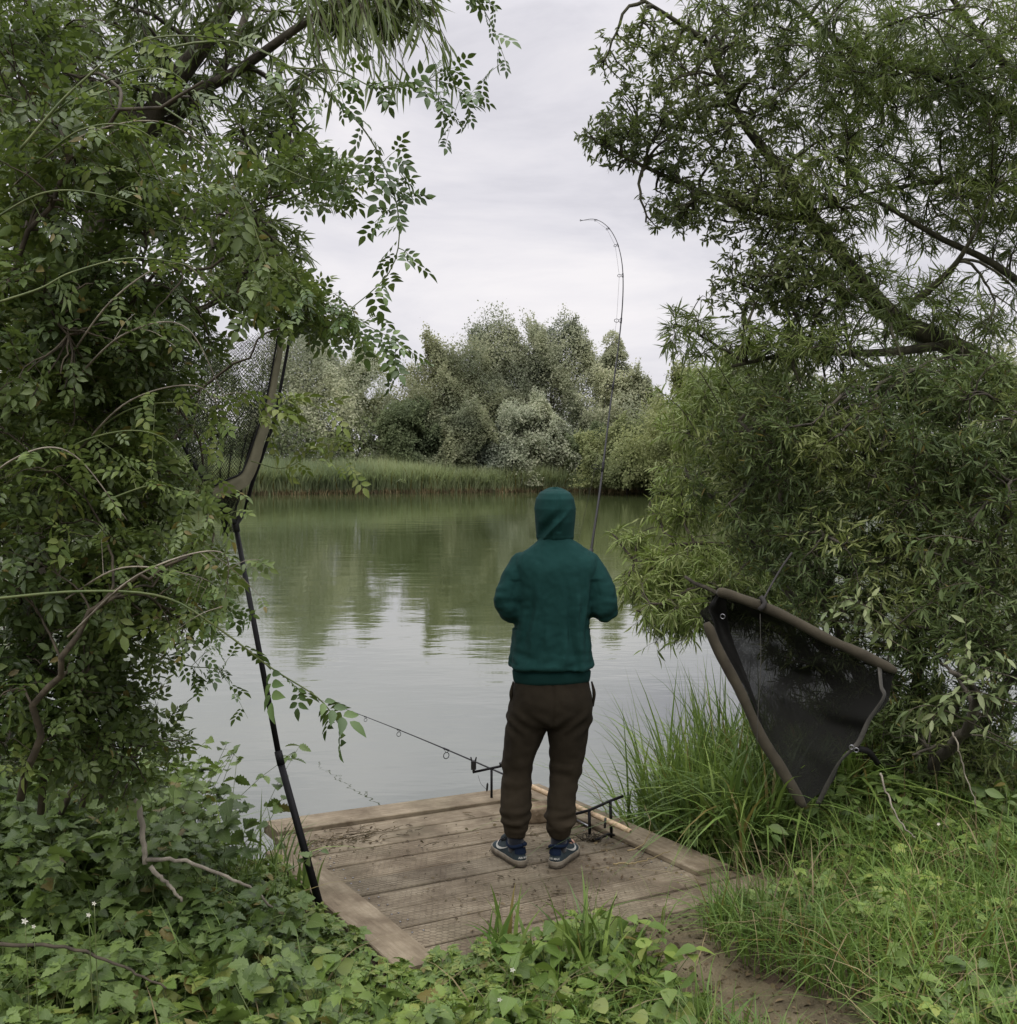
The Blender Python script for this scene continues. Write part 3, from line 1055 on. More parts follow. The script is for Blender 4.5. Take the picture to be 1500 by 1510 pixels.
# rod in the hands: butt at the belt, up past the right shoulder, tip bent over to the left
ROD = spline([at(845, 992, 4.98), at(857, 925, 5.03), at(872, 812, 5.17), at(886, 715, 5.36), at(900, 600, 5.66), at(911, 520, 5.92), at(918, 450, 6.15), at(918.5, 400, 6.32), at(913, 366, 6.45), at(903, 343, 6.55), at(890, 329, 6.63), at(875, 323, 6.70), at(858, 325, 6.78)], 120)
org = np.array([PX, PY, PZ])
hR = ROD[14] - org      # right hand on the reel seat
hL = ROD[5] - org       # left hand on the butt

# body: one continuous skin mesh (most of it under the clothes)
mb = MB()
ELL = np.array([-0.112, -0.03, 1.235]); ELR = np.array([0.330, -0.02, 1.215])
SHL = np.array([-0.052, 0.0, 1.412]); SHR = np.array([0.264, 0.0, 1.408])
loft(mb, interp_rings([(0.80, .09, 0, .13, .09), (0.95, .09, 0, .14, .10), (1.1, .095, 0, .135, .095), (1.3, .10, 0, .15, .10), (1.43, .105, 0, .16, .08), (1.49, .105, 0, .07, .06), (1.56, .106, .01, .052, .055), (1.60, .106, .025, .05, .055)], 30))
HC = np.array([0.106, 0.045, 1.655])
head = [(1.545, .106, .055, .03, .035), (1.565, .106, .055, .05, .062), (1.60, .106, .045, .062, .082), (1.64, .106, .04, .070, .092), (1.68, .106, .035, .074, .097), (1.72, .106, .03, .071, .092), (1.75, .106, .028, .055, .072), (1.768, .106, .028, .02, .03)]
loft(mb, interp_rings(head, 22, 30, 2.1))
mb.tube([HC + (0, .082, .03), HC + (0, .105, 0.005), HC + (0, .112, -.008)], [.009, .013, .012], 10)          # nose
mb.tube([HC + (-.028, .072, -.048), HC + (0, .088, -.05), HC + (.028, .072, -.048)], [.006, .009, .006], 8)      # lips
for s in (-1, 1):
    mb.tube([HC + (s * .014, .082, .042), HC + (s * .034, .078, .046), HC + (s * .05, .06, .04)], .009, 8)            # brow
    mb.tube([HC + (s * .070, -.01, .02), HC + (s * .082, -.018, .03), HC + (s * .082, -.02, .0), HC + (s * .072, -.005, -.025)], [.008, .012, .010, .006], 8)  # ear
for sh, el, hd in ((SHL, ELL, hL), (SHR, ELR, hR)):
    d = norm(hd - el)
    wr = hd - d * 0.075
    mb.tube(spline([sh, (sh + el) / 2 + (0, -.005, 0), el], 8), [.05, .045, .038], 12)
    mb.tube(spline([el, (el + wr) / 2, wr], 8), [.038, .036, .026], 12)
rod_d = norm(ROD[14] - ROD[5])
for hd, el, side in ((hR, ELR, 1), (hL, ELL, -1)):
    d = norm(hd - el)
    nrm_ = norm(np.cross(rod_d, d))       # rod lies across the palm
    palm = hd - d * 0.03
    off = nrm_ * side * 0.026
    mb.tube([hd - d * 0.085 + off * .5, palm + off], [.024, .032], 12)
    # palm pad
    for j in range(4):
        b0 = palm + off + rod_d * (0.03 - 0.02 * j)
        ln = (0.9, 1.0, .95, .78)[j]
        f1 = b0 + d * 0.04 * ln
        f2 = f1 + d * 0.018 * ln - off * 1.0
        f3 = f2 - d * 0.020 * ln - off * 0.9
        mb.tube(spline([b0 - d * .02, b0, f1, f2, f3], 12), [.011, .0105, .0095, .009, .0075], 8)
    th = palm + off * .6 + rod_d * 0.035
    mb.tube(spline([th - d * .03, th + rod_d * .015, th + rod_d * .035 - off * 1.2, th + rod_d * .045 + d * .015 - off * 1.9], 10), [.014, .013, .011, .009], 8)
LEGL = [(0.86, .02, 0), (0.66, -.034, .0), (0.45, -.075, .015), (0.30, -.08, -.01), (0.10, -.083, -.01)]
LEGR = [(0.86, .165, 0), (0.66, .165, .0), (0.45, .156, .015), (0.30, .136, -.01), (0.10, .126, -.01)]
for LG in (LEGL, LEGR):
    mb.tube(spline([(x, y, z) for z, x, y in LG], 14), [.085, .075, .052, .05, .034], 14)
footdir = {-1: np.array([-math.sin(R(27)), math.cos(R(27)), 0]), 1: np.array([math.sin(R(24)), math.cos(R(24)), 0])}
ANK = {-1: np.array([-.083, -.01, 0]), 1: np.array([.126, -.01, 0])}
for s in (-1, 1):
    a, f = ANK[s], footdir[s]
    mb.tube(spline([a + f * -.02 + (0, 0, .10), a + f * -.015 + (0, 0, .055), a + f * .08 + (0, 0, .05), a + f * .17 + (0, 0, .038)], 8), [.026, .024, .022, .018], 12)
person = remeshed(mb, 'person', 0.0055, 3, mat=M['skin'])
person.location = org
tag(person, 'person in green hoodie with hood up and dark trousers, standing with back turned', 'person')
for s in (-1, 1):
    mb = MB(); V = superring(0, 0, 0, 1, 1, 2, 12)
    rings = [superring(HC[0] + s * .032, HC[1] + .072, HC[2] + .022 + .0115 * math.sin(q), .0115 * max(.05, math.cos(q)), .0115 * max(.05, math.cos(q)), 2, 12) for q in np.linspace(-1.5, 1.5, 9)]
    loft(mb, rings); o = mb.build('eye', M['eye'], None); o.parent = person


# hoodie
def arm_tube(mb, sh, el, hd, rs):
    wr = hd - norm(hd - el) * 0.07
    P = spline([sh + (np.sign(.105 - sh[0]) * .055, 0, .03), sh, (sh * .5 + el * .5) + (np.sign(sh[0] - .1) * .012, -.01, 0), el, el * .55 + wr * .45, wr], 26)
    mb.tube(P, np.interp(np.linspace(0, 1, 26), [0, .15, .4, .62, .8, 1], rs), 20)
    return wr


mb = MB()
loft(mb, interp_rings([(.872, .088, .005, .168, .118), (.884, .088, .005, .175, .124), (.900, .088, .005, .178, .128), (.925, .088, .004, .183, .134), (.943, .089, 0, .196, .148), (.965, .09, 0, .1975, .150), (1.0, .09, 0, .193, .146), (1.1, .09, .0, .183, .137), (1.2, .093, .0, .180, .132), (1.3, .098, -.004, .186, .130), (1.38, .104, -.008, .196, .124), (1.43, .106, -.008, .200, .112), (1.468, .107, -.004, .182, .094), (1.498, .107, .0, .135, .078), (1.535, .105, .008, .085, .07), (1.56, .105, .012, .075, .066)], 60, 48, 2.35))
wrL = arm_tube(mb, SHL, ELL, hL, [.050, .066, .069, .066, .056, .040])
wrR = arm_tube(mb, SHR, ELR, hR, [.050, .066, .070, .068, .058, .040])


def fbm(p, s, st=(1, 1, 1), seed=0):
    return np.array([mnoise.noise(Vector((x * s * st[0] + seed, y * s * st[1], z * s * st[2]))) for x, y, z in p])


def hood_wr(co, nr):
    x, y, z = co[:, 0], co[:, 1], co[:, 2]
    wx = x + .018 * fbm(co, 6, (1, 1, 1), 40)
    d = 0.0085 * fbm(co, 7, (1.8, 1.2, .30), 3) + 0.013 * fbm(co, 4.2, (1.7, 1, .4), 63) * np.clip((1.46 - z) / .2, 0, 1)                 # long hanging folds
    d += 0.0065 * fbm(co, 17, (1.2, 1, .5), 8)
    d += 0.0022 * fbm(co, 45, (1, 1, .8), 18)
    back = np.clip(.4 - nr[:, 1], 0, 1)
    # folds that fall from the shoulder blades and the right arm pit
    for xc, sl, am, zz, ww, hz in ((.00, .16, .009, 1.13, .015, .15), (-.03, .2, -.007, 1.16, .013, .14), (.205, -.10, .011, 1.16, .013, .17), (.175, -.13, -.010, 1.14, .014, .18), (.238, .03, .010, 1.20, .012, .14), (.256, .02, -.008, 1.18, .010, .14), (.145, .20, .008, 1.04, .014, .10), (.07, -.1, .006, 1.10, .02, .12), (.03, .25, -.006, 1.05, .014, .09)):
        d += 1.5 * back * am * np.exp(-((wx - xc - sl * (z - zz)) / ww) ** 2) * np.exp(-((z - zz) / hz) ** 2)
    # slack cloth drooping over the rib band
    d += 0.010 * fbm(co, 13, (1.0, .9, 2.0), 31) * np.exp(-((z - .985) / .05) ** 2)
    d += np.where(z < 1.02, .007 * np.exp(-((z - .952 - .008 * np.sin(x * 21)) / .016) ** 2), 0)
    d -= 0.012 * np.exp(-((z - .929) / .012) ** 2) * (np.abs(x - .09) < .25)
    # creases at the elbows and arm pits
    for e in (ELL, ELR):
        q = np.linalg.norm(co - e, axis=1)
        d += 0.013 * fbm(co, 20, (.6, .9, 1.8), 51) * np.exp(-(q / .10) ** 2)
    for xx in (-.085, .285):
        d -= np.where((z < 1.36) & (z > 1.12), 0.008 * np.exp(-((x - xx) / .022) ** 2), 0)
    # sleeve seams over the shoulder
    for xx, sl in ((-.065, .22), (.275, -.22)):
        d -= np.where(z > 1.28, 0.003 * np.exp(-((x - xx - sl * (z - 1.42)) / .004) ** 2), 0)
    return d


hoodie = remeshed(mb, 'hoodie', 0.0065, 5, hood_wr, M['hoodie'], person)
# rib band at the hem
mb = MB()
n_ = 160
rings = []
for z, a, b_ in ((.868, .172, .122), (.872, .178, .127), (.884, .181, .130), (.900, .183, .132), (.918, .1845, .134), (.926, .180, .130)):
    r_ = superring(.088, .005, z, a, b_, 2.35, n_)
    c = r_.mean(0)
    k = 1 + 0.006 * np.where(np.arange(n_) % 2 == 0, 1, -1)[:, None] * (1 if .87 < z < .92 else 0)
    rr = c + (r_ - c) * k
    rr[:, 2] += .008 * np.cos(np.linspace(0, 2 * math.pi, n_) + 1.6) - .004 * np.sin(np.linspace(0, 4 * math.pi, n_))
    rings.append(rr)
loft(mb, rings, False)
o = mb.build('waistband', M['hoodie_rib'], None); o.parent = hoodie
for wr, el in ((wrL, ELL), (wrR, ELR)):
    d = norm(wr - el)
    mb = MB(); mb.tube([wr - d * .02, wr, wr + d * .035, wr + d * .04], [.041, .036, .034, .030], 24); o = mb.build('cuff', M['hoodie_rib'], None); o.parent = hoodie

# hood: an open shell round the head
mb = MB()
nu, nv = 120, 66
G = []
for j in range(nv):
    tt = j / (nv - 1)
    for i in range(nu):
        uu = i / (nu - 1)
        ang = R(-155 + 310 * uu)              # 0 = straight back (-y)
        z = np.interp(tt, [0, .08, .2, .4, .6, .75, .86, .94, 1], [1.490, 1.520, 1.560, 1.625, 1.685, 1.731, 1.757, 1.771, 1.775])
        a = np.interp(tt, [0, .08, .2, .4, .6, .75, .86, .94, 1], [.112, .094, .089, .096, .099, .090, .073, .046, .0005])
        bb = np.interp(tt, [0, .08, .2, .4, .6, .75, .86, .94, 1], [.098, .086, .094, .118, .124, .115, .092, .056, .004])
        fr_ = max(0, abs(ang) - R(90)) / R(65)
        x = .104 + a * math.sin(ang)
        y = .030 - bb * math.cos(ang) * (1.0 if abs(ang) < R(90) else .95)
        # seam down the middle of the back, oblique tuck from the neck to the side
        d = 0.0035 * math.exp(-((ang - R(-4) + .1 * math.sin(tt * 5)) / .05) ** 2) - 0.006 * math.exp(-((ang - R(8)) / .12) ** 2) * (tt > .25)
        line = R(-38) + (tt - .14) * R(170)
        d += 0.013 * math.exp(-((ang - line) / .15) ** 2) * math.exp(-((tt - .32) / .2) ** 2)
        d -= 0.020 * math.exp(-((ang - line + .42) / .30) ** 2) * math.exp(-((tt - .38) / .17) ** 2)
        d += .004 * mnoise.noise(Vector((x * 14, y * 14, z * 9)))
        d -= .010 * math.exp(-((tt - .115) / .035) ** 2)
        d *= min(1, (1 - tt) / .15)
        G.append((x + d * math.sin(ang), y - d * math.cos(ang), z + (.012 * fr_ if tt > .5 else 0)))
i = (np.arange(nv - 1)[:, None] * nu + np.arange(nu - 1)[None]).ravel()
mb.add(G, np.stack([i, i + 1, i + 1 + nu, i + nu], -1))
hood = mb.build('hood', M['hoodie'], None); hood.parent = hoodie
bm = bmesh.new(); bm.from_mesh(hood.data); bmesh.ops.remove_doubles(bm, verts=bm.verts[:], dist=.0018); bm.to_mesh(hood.data); bm.free()
sm = hood.modifiers.new('solid', 'SOLIDIFY'); sm.thickness = .006; sm.offset = -1
ss = hood.modifiers.new('sub', 'SUBSURF'); ss.levels = 1; ss.render_levels = 1

# trousers
mb = MB()
loft(mb, interp_rings([(.955, .09, .0, .150, .104), (.90, .088, .0, .164, .112), (.86, .088, -.002, .177, .122), (.80, .089, -.008, .190, .134), (.74, .090, -.010, .192, .130), (.69, .090, -.006, .188, .118), (.665, .09, 0, .17, .10)], 30, 44, 2.4))
LL = [(.80, -.005, -.004, .100, .115), (.72, -.020, -.004, .104, .112), (.65, -.032, -.002, .098, .104), (.55, -.052, .004, .084, .092), (.46, -.070, .012, .075, .082), (.40, -.076, .012, .071, .078), (.33, -.080, .0, .073, .080), (.26, -.081, -.008, .0745, .082), (.215, -.081, -.01, .071, .079), (.180, -.082, -.008, .063, .070), (.150, -.083, -.006, .053, .058), (.128, -.083, -.006, .047, .052)]
LR = [(.80, .180, -.004, .096, .115), (.72, .174, -.004, .102, .112), (.65, .168, -.002, .0985, .104), (.55, .164, .004, .089, .094), (.46, .157, .012, .078, .083), (.40, .150, .012, .071, .078), (.33, .140, .0, .0695, .078), (.26, .134, -.008, .070, .079), (.215, .131, -.01, .0685, .076), (.180, .129, -.008, .064, .070), (.150, .126, -.006, .056, .060), (.128, .126, -.006, .049, .053)]
for LG in (LL, LR):
    loft(mb, interp_rings(LG, 60, 30, 2.1))


def trou_wr(co, nr):
    x, y, z = co[:, 0], co[:, 1], co[:, 2]
    d = 0.005 * fbm(co, 10, (1.5, 1.2, .5), 13) + 0.003 * fbm(co, 26, (1, 1, 1), 5)
    # bunched folds over the ankle, pulls at the knee
    d += 0.016 * fbm(co, 15, (.55, .6, 2.0), 71) * np.exp(-((z - .21) / .075) ** 2)
    d += 0.007 * fbm(co, 26, (.5, .6, 1.8), 75) * np.exp(-((z - .19) / .05) ** 2)
    d += 0.011 * fbm(co, 13, (.6, .6, 1.7), 91) * np.exp(-((z - .42) / .10) ** 2)
    d += 0.008 * fbm(co, 11, (1.3, 1, .45), 96) * np.exp(-((z - .58) / .12) ** 2)
    # seat and side seam
    d -= 0.006 * np.exp(-((x - .09) / .008) ** 2) * ((z > .66) & (z < .90) & (nr[:, 1] < 0))
    d += 0.005 * np.sin((z - .8 * np.abs(x - .09)) * 85) * np.exp(-((z - .68) / .05) ** 2)
    return d


trousers = remeshed(mb, 'trousers', 0.0065, 4, trou_wr, M['trousers'], person)
for s, x0, x1 in ((-1, -.092, -.099), (1, .275, .282)):        # side pocket welts standing a little open
    mb = MB()
    P = spline([(x0, -.03, .875), (x1 + s * .004, -.035, .82), (x1 + s * .001, -.02, .755)], 10)
    mb.tube(P, [.004, .009, .004], 8); o = mb.build('pocket', M['trousers'], None); o.parent = trousers

# socks, shoes
def shoe(s):
    a, f = ANK[s], footdir[s]
    sd_ = np.array([f[1], -f[0], 0])
    heel = a - f * .075
    tilt = deck_z(0, 1) - deck_z(0, 0)
    def W(l, x, z):                    # along, across, up
        p_ = heel + f * l + sd_ * x
        gz = DKA * p_[0] + DKB * p_[1]
        return (p_[0], p_[1], z + gz)
    lsp = np.linspace(0, 1, 40)
    Lg = .292
    half = np.interp(lsp, [0, .03, .10, .25, .42, .6, .75, .88, .96, 1], [.012, .024, .033, .0355, .035, .042, .047, .041, .026, .008])
    top = np.interp(lsp, [0, .04, .12, .2, .3, .40, .5, .65, .8, .92, 1], [.090, .098, .096, .088, .086, .098, .088, .072, .060, .048, .036])
    curve = np.interp(lsp, [0, .5, 1], [0, 0, -.008 * s])
    # upper
    mb = MB(); rings = []
    for l, h, t, c in zip(lsp, half, top, curve):
        q = np.linspace(-math.pi * .02, math.pi * 1.02, 22)
        e = 2.4
        X = h * np.sign(np.cos(q)) * np.abs(np.cos(q)) ** (2 / e); Zz = .024 + (t - .024) * np.clip(np.sin(q), 0, 1) ** (1.15 if l > .4 else .8)
        narrow = 1 - .28 * np.clip((Zz - .03) / (t - .02), 0, 1) ** 2
        lean = .012 * ((Zz - .03) / .07) * (1 - l) ** 3
        rings.append([W(l * Lg + le, c + x * nrw, z) for x, z, nrw, le in zip(X, Zz, narrow, lean)])
    rings = [np.array(r_) for r_ in rings]
    loft(mb, rings)
    sh = mb.build('shoe', M['shoe_upper'], None); sh.parent = person
    # sole: two layers
    for nm, z0, z1, gr, mt in (('sole', .007, .031, .0045, M['shoe_sole']), ('tread', .0, .008, .003, M['shoe_tread'])):
        mb = MB(); rings = []
        k = 40
        outl = [(l * Lg - (.004 if i_ == 0 else 0), h + gr, c) for i_, (l, h, c) in enumerate(zip(lsp, half, curve))]
        for z, sc in ((z0, .96), (z0 + (z1 - z0) * .35, 1.02), (z1 - .003, 1.0), (z1, .93)):
            pts = [W(l + .0 if 0 < i_ < k - 1 else l, c + h * sc, z + .012 * max(0, l / Lg - .8) * 2) for i_, (l, h, c) in enumerate(outl)] + [W(l, c - h * sc, z + .012 * max(0, l / Lg - .8) * 2) for (l, h, c) in outl[::-1]]
            rings.append(np.array(pts))
        loft(mb, rings); o = mb.build(nm, mt, None); o.parent = sh
    # padded collar
    mb = MB()
    P = []
    for q in np.linspace(0, 2 * math.pi, 28, endpoint=True):
        l = .062 + .060 * -math.cos(q); x = .036 * math.sin(q)
        z = .090 + .014 * math.cos(q) ** 2 + .006 * math.sin(q)
        P.append(W(l, x, z))
    mb.tube(P, .0085, 10, cap=False)
    o = mb.build('collar', M['shoe_collar'], None); o.parent = sh
    # heel counter in blue
    mb = MB(); rows_ = []
    for z in np.linspace(.060, .092, 6):
        rows_.append([W(.030 - .0355 * math.cos(q) + .012 * ((z - .03) / .07), .0345 * (1 - .16 * ((z - .03) / .07) ** 2) * math.sin(q), z) for q in np.linspace(-1.15, 1.15, 16)])
    V = np.array(rows_).reshape(-1, 3); i = (np.arange(5)[:, None] * 16 + np.arange(15)[None]).ravel()
    mb.add(V, np.stack([i, i + 1, i + 17, i + 16], -1)); o = mb.build('heel_patch', M['shoe_collar'], None); o.parent = sh
    # laces and tongue
    mb = MB(); mb.tube(spline([W(.115, 0, .092), W(.13, 0, .110), W(.15, 0, .104), W(.20, 0, .076)], 10), [.016, .020, .02, .016], 10); o = mb.build('tongue', M['shoe_upper'], None); o.parent = sh
    mb = MB()
    for l, z in ((.135, .108), (.155, .102), (.175, .092), (.195, .082)):
        mb.tube(spline([W(l, -.026, z - .014), W(l, 0, z + .009), W(l, .026, z - .014)], 7), .003, 6)
    o = mb.build('laces', M['sock'], None); o.parent = sh
    # curved tick on the outer side
    mb = MB(); P1, P2 = [], []
    for t_ in np.linspace(0, 1, 14):
        l = .10 + .125 * t_
        zc = .050 + .020 * (1 - t_) ** 2 - .030 * t_ * (1 - t_) + .016 * t_ ** 5
        wz = .0012 + .0055 * math.sin(math.pi * min(1, t_ * 1.02)) ** .8 * (t_ ** .6)
        hf = float(np.interp(l / Lg, lsp, half)) + .0012
        for lst, zz in ((P1, zc - wz), (P2, zc + wz)):
            tp = float(np.interp(l / Lg, lsp, top)); rel = np.clip((zz - .024) / (tp - .024), 0, .98)
            sx = hf * (1 - rel ** (2.0)) ** .5 * (1 - .28 * rel ** 2) + .0035
            lst.append(W(l, s * sx, zz))
    V = np.array(P1 + P2); i = np.arange(13); mb.add(V, np.stack([i, i + 1, i + 15, i + 14], -1)); o = mb.build('side_mark', M['shoe_mark'], None); o.parent = sh
    # heel lettering wrapped round the heel
    cu = bpy.data.curves.new('heel_lettering', 'FONT'); cu.body = 'AIR MAX'; cu.size = 1.0; cu.align_x = 'CENTER'; cu.offset = 0.02
    to = bpy.data.objects.new('heel_lettering', cu); COL.objects.link(to)
    me = bpy.data.meshes.new_from_object(to.evaluated_get(bpy.context.evaluated_depsgraph_get()))
    bpy.data.objects.remove(to)
    me.name = 'heel_lettering'
    n_v = len(me.vertices); co = np.empty(n_v * 3); me.vertices.foreach_get('co', co); co = co.reshape(-1, 3)
    wd = co[:, 0].max() - co[:, 0].min()
    xx = (co[:, 0] - co[:, 0].mean()) / wd * .052; zz = co[:, 1] * .0135 + .041
    q = xx / .034
    new = [W(.030 - .0372 * math.cos(a_) - (.0 if nm else 0) + .012 * ((z_ - .03) / .07), .0362 * math.sin(a_), z_) for a_, z_ in zip(q, zz)]
    me.vertices.foreach_set('co', np.array(new).ravel()); me.materials.append(M['shoe_mark']); me.update()
    o = bpy.data.objects.new('heel_lettering', me); COL.objects.link(o); o.parent = sh
    # sock
    mb = MB(); mb.tube([a + f * -.008 + (0, 0, .06), a + f * -.006 + (0, 0, .10), a + (0, 0, .15), a + (0, 0, .175)], [.036, .0385, .040, .042], 18); o = mb.build('sock', M['sock'], None); o.parent = person


shoe(-1)
shoe(1)


# ------------------------------------------------------------------ tackle
def frame_at(P, i):
    t = norm(P[min(i + 1, len(P) - 1)] - P[max(i - 1, 0)])
    return t


def ring_mesh(mb, c, nrm_, rad, tube_r, n=18, s=6):
    nrm_ = norm(np.asarray(nrm_, float)); ref = np.array([0, 0, 1.0]) if abs(nrm_[2]) < .9 else np.array([1.0, 0, 0])
    x = norm(np.cross(nrm_, ref)); y = np.cross(nrm_, x)
    P = [c + rad * (x * math.cos(q) + y * math.sin(q)) for q in np.linspace(0, 2 * math.pi, n + 1)]
    mb.tube(P, tube_r, s, cap=False)


def fishing_rod(label, P, r_butt, r_tip, rings, side, cork_to, line=True, reel_at=None, butt_mat='cork'):
    t = empty('fishing_rod', tuple(P[0]))
    tag(t, label, 'fishing rod', 'fishing rods on the platform')
    n = len(P)
    cum = np.concatenate([[0], np.cumsum(np.linalg.norm(np.diff(P, axis=0), axis=1))]); tot = cum[-1]
    rad = np.interp(cum / tot, [0, .3, 1], [r_butt, r_butt * .75, r_tip])
    mb = MB(); mb.tube(P, rad, 8); mb.build('blank', M['rod_blank'], t)
    k = int(np.searchsorted(cum, cork_to)) + 1
    mb = MB(); rr = np.full(k, r_butt * 1.9); rr[0] *= .8; rr[-1] *= .7
    mb.tube(P[:k], rr, 12); mb.build('handle', M[butt_mat], t)
    pts = [None]
    for fr_, rad_ in rings:
        i = int(np.searchsorted(cum, fr_ * tot)); i = min(max(i, 1), n - 1)
        tn = frame_at(P, i); sdv = norm(side - np.dot(side, tn) * tn)
        rb = rad[i]
        c = P[i] + sdv * (rb + rad_ * 1.75)
        mb = MB(); ring_mesh(mb, c, tn, rad_, max(.0016, rad_ * .13))
        for sg in (-1, 1):
            mb.tube([P[i] + tn * sg * rad_ * 1.5 + sdv * rb, c - sdv * rad_ * .9], .0014, 5)
        mb.tube([P[i] - tn * rad_ * 1.6, P[i] + tn * rad_ * 1.6], rb * 1.35, 8)
        mb.build('guide_ring', M['black_carbon'], t); pts.append(c)
    if reel_at is not None:
        i = int(np.searchsorted(cum, reel_at)); tn = frame_at(P, i); sdv = norm(side - np.dot(side, tn) * tn)
        bb = np.cross(tn, sdv)
        c = P[i] + sdv * .085
        e = MB(); e.tube([P[i] - tn * .03 + sdv * .012, P[i] + tn * .03 + sdv * .012], .006, 8); e.tube([P[i] + sdv * .01, c], [.008, .010], 8)
        e.tube(spline([c - tn * .045, c - tn * .02, c + tn * .015], 8), [.014, .026, .024], 14)
        reel = e.build('reel', M['black_plastic'], t)
        mb = MB(); mb.tube([c + tn * .02, c + tn * .028, c + tn * .030, c + tn * .058, c + tn * .060, c + tn * .066], [.027, .027, .021, .021, .026, .024], 18); mb.build('spool', M['steel'], reel)
        mb = MB(); mb.tube(spline([c + tn * .02 + bb * .028, c + tn * .05 + bb * .034, c + tn * .055 - bb * .0 + sdv * .034, c + tn * .03 - bb * .03], 10), .0022, 6); mb.build('bail_arm', M['steel'], reel)
        mb = MB(); mb.tube([c - tn * .01, c - tn * .01 - bb * .05, c - tn * .01 - bb * .055 - sdv * .04], .004, 6); mb.tube([c - tn * .01 - bb * .05 - sdv * .04, c - tn * .01 - bb * .085 - sdv * .04], [.009, .011], 8); mb.build('crank', M['black_plastic'], reel)
        pts[0] = c + tn * .045 + bb * .02
    if line:
        q = [p_ for p_ in pts if p_ is not None]
        mb = MB(); mb.tube(np.array(q), .0007, 4, cap=False); mb.build('line', M['cord'], t)
    return t, P, cum


fishing_rod('long fishing rod bent over at the tip, held upright by the person', ROD, .0078, .0019,
            [(.33, .020), (.50, .0165), (.655, .0135), (.775, .011), (.86, .009), (.915, .007), (.958, .006), (.998, .005)],
            np.array([-1.0, .15, 0]), .62, True, .42, 'black_plastic')

RB = np.array(at(930, 1226, 5.0)); RT_ = np.array(at(470, 1029, 8.0))
_p = [RB + (RT_ - RB) * q for q in np.linspace(0, 1, 60)]
for q, pt in zip(np.linspace(0, 1, 60), _p):
    pt[2] += .02 * math.sin(math.pi * q) - .012 * q ** 4
ROD2 = np.array(_p)
fishing_rod('straight fishing rod with pale handle lying across two rests and pointing out over the water', ROD2, .0075, .0014,
            [(.47, .020), (.64, .0155), (.775, .012), (.885, .009), (.945, .007), (.996, .005)],
            np.array([0, 0, -1.0]), 1.02, False, 0.62, 'cork')


def pt2(q):
    return RB + (RT_ - RB) * q + np.array([0, 0, .02 * math.sin(math.pi * q)])


# front rest: stick, cross bar, bite alarm, bobbin
fb = ray_plane(725, 1181, DKA, DKB, DKC)
rest = empty('rod_rest', tuple(fb)); tag(rest, 'black stick and cross bar with a bite alarm, at the far edge of the boards', 'rod rest', 'rod rests on the platform')
dpt = fb[1]
dcam = float(np.dot(fb - CAM, FW))
bar0, bar1, sttop = at(697, 1139, dcam + .02), at(757, 1126, dcam + .03), at(725, 1134, dcam + .025)
mb = MB(); mb.tube([fb - (0, 0, .0), sttop], .0075, 10); mb.tube([fb + (0, 0, .004), fb + (0, 0, .016)], [.022, .014], 12); mb.build('bank_stick', M['black_carbon'], rest)
mb = MB(); mb.tube([bar0, bar1], .0075, 8); mb.build('cross_bar', M['black_carbon'], rest)
al0 = bar0 + (.006, 0, .006)
mb = MB(); mb.box(al0 + (0, 0, .038), (.030, .026, .052)); mb.tube([al0, al0 + (0, 0, .014)], .008, 8)
for s in (-1, 1):
    mb.tube([al0 + (s * .011, 0, .062), al0 + (s * .016, 0, .085)], [.006, .004], 6)
mb.build('bite_alarm', M['black_plastic'], rest, False, .003)
bt = at(735, 1122, dcam + .03)
mb = MB(); mb.tube([bar1 * .7 + bar0 * .3 + (0, 0, .004), bar1 * .7 + bar0 * .3 + (0, 0, .02)], [.009, .012], 8); mb.build('bar_knob', M['black_plastic'], rest)
hg = at(705, 1143, dcam); bo = at(719, 1160, dcam - .03)
mb = MB(); mb.tube(spline([hg, at(709, 1155, dcam - .01), at(716, 1163, dcam - .02), bo + (0, 0, -.02)], 10), .0009, 4); mb.build('line', M['cord'], rest)
mb = MB(); mb.tube([bo + (0, 0, .022), bo + (0, 0, .015), bo + (-.003, 0, -.02), bo + (-.004, 0, -.028)], [.002, .006, .006, .003], 8); mb.build('bobbin', M['black_plastic'], rest)

# back rest: two sticks and a bar
r0 = ray_plane(870, 1238, DKA, DKB, DKC); r1 = ray_plane(902, 1235, DKA, DKB, DKC)
rest = empty('rod_rest', tuple(r0)); tag(rest, 'black rest of two short sticks and a cross bar under the pale rod handle', 'rod rest', 'rod rests on the platform')
d0 = float(np.dot(r0 - CAM, FW)); d1 = float(np.dot(r1 - CAM, FW))
mb = MB(); mb.tube([r0, at(869, 1196, d0)], .008, 10); mb.build('bank_stick', M['black_carbon'], rest)
mb = MB(); mb.tube([r1, at(900, 1181, d1)], .008, 10); mb.build('bank_stick', M['black_carbon'], rest)
mb = MB(); mb.tube([at(838, 1203, d0 + .05), at(869, 1195, d0), at(900, 1181, d1), at(919, 1174, d1 + .02)], .0075, 8); mb.build('cross_bar', M['black_carbon'], rest)
mb = MB(); pq = pt2(.012); mb.tube([at(893, 1206, 5.02), at(892, 1221, 5.02)], .006, 8); mb.build('rest_head', M['black_plastic'], rest)
mb = MB(); mb.tube(spline([r0 + (-.01, -.02, .02), r0 + (.03, -.04, .015), r0 + (.09, -.01, .03), r1 + (.01, -.02, .02)], 12), .007, 6)
mb.build('clamp', M['black_carbon'], rest)

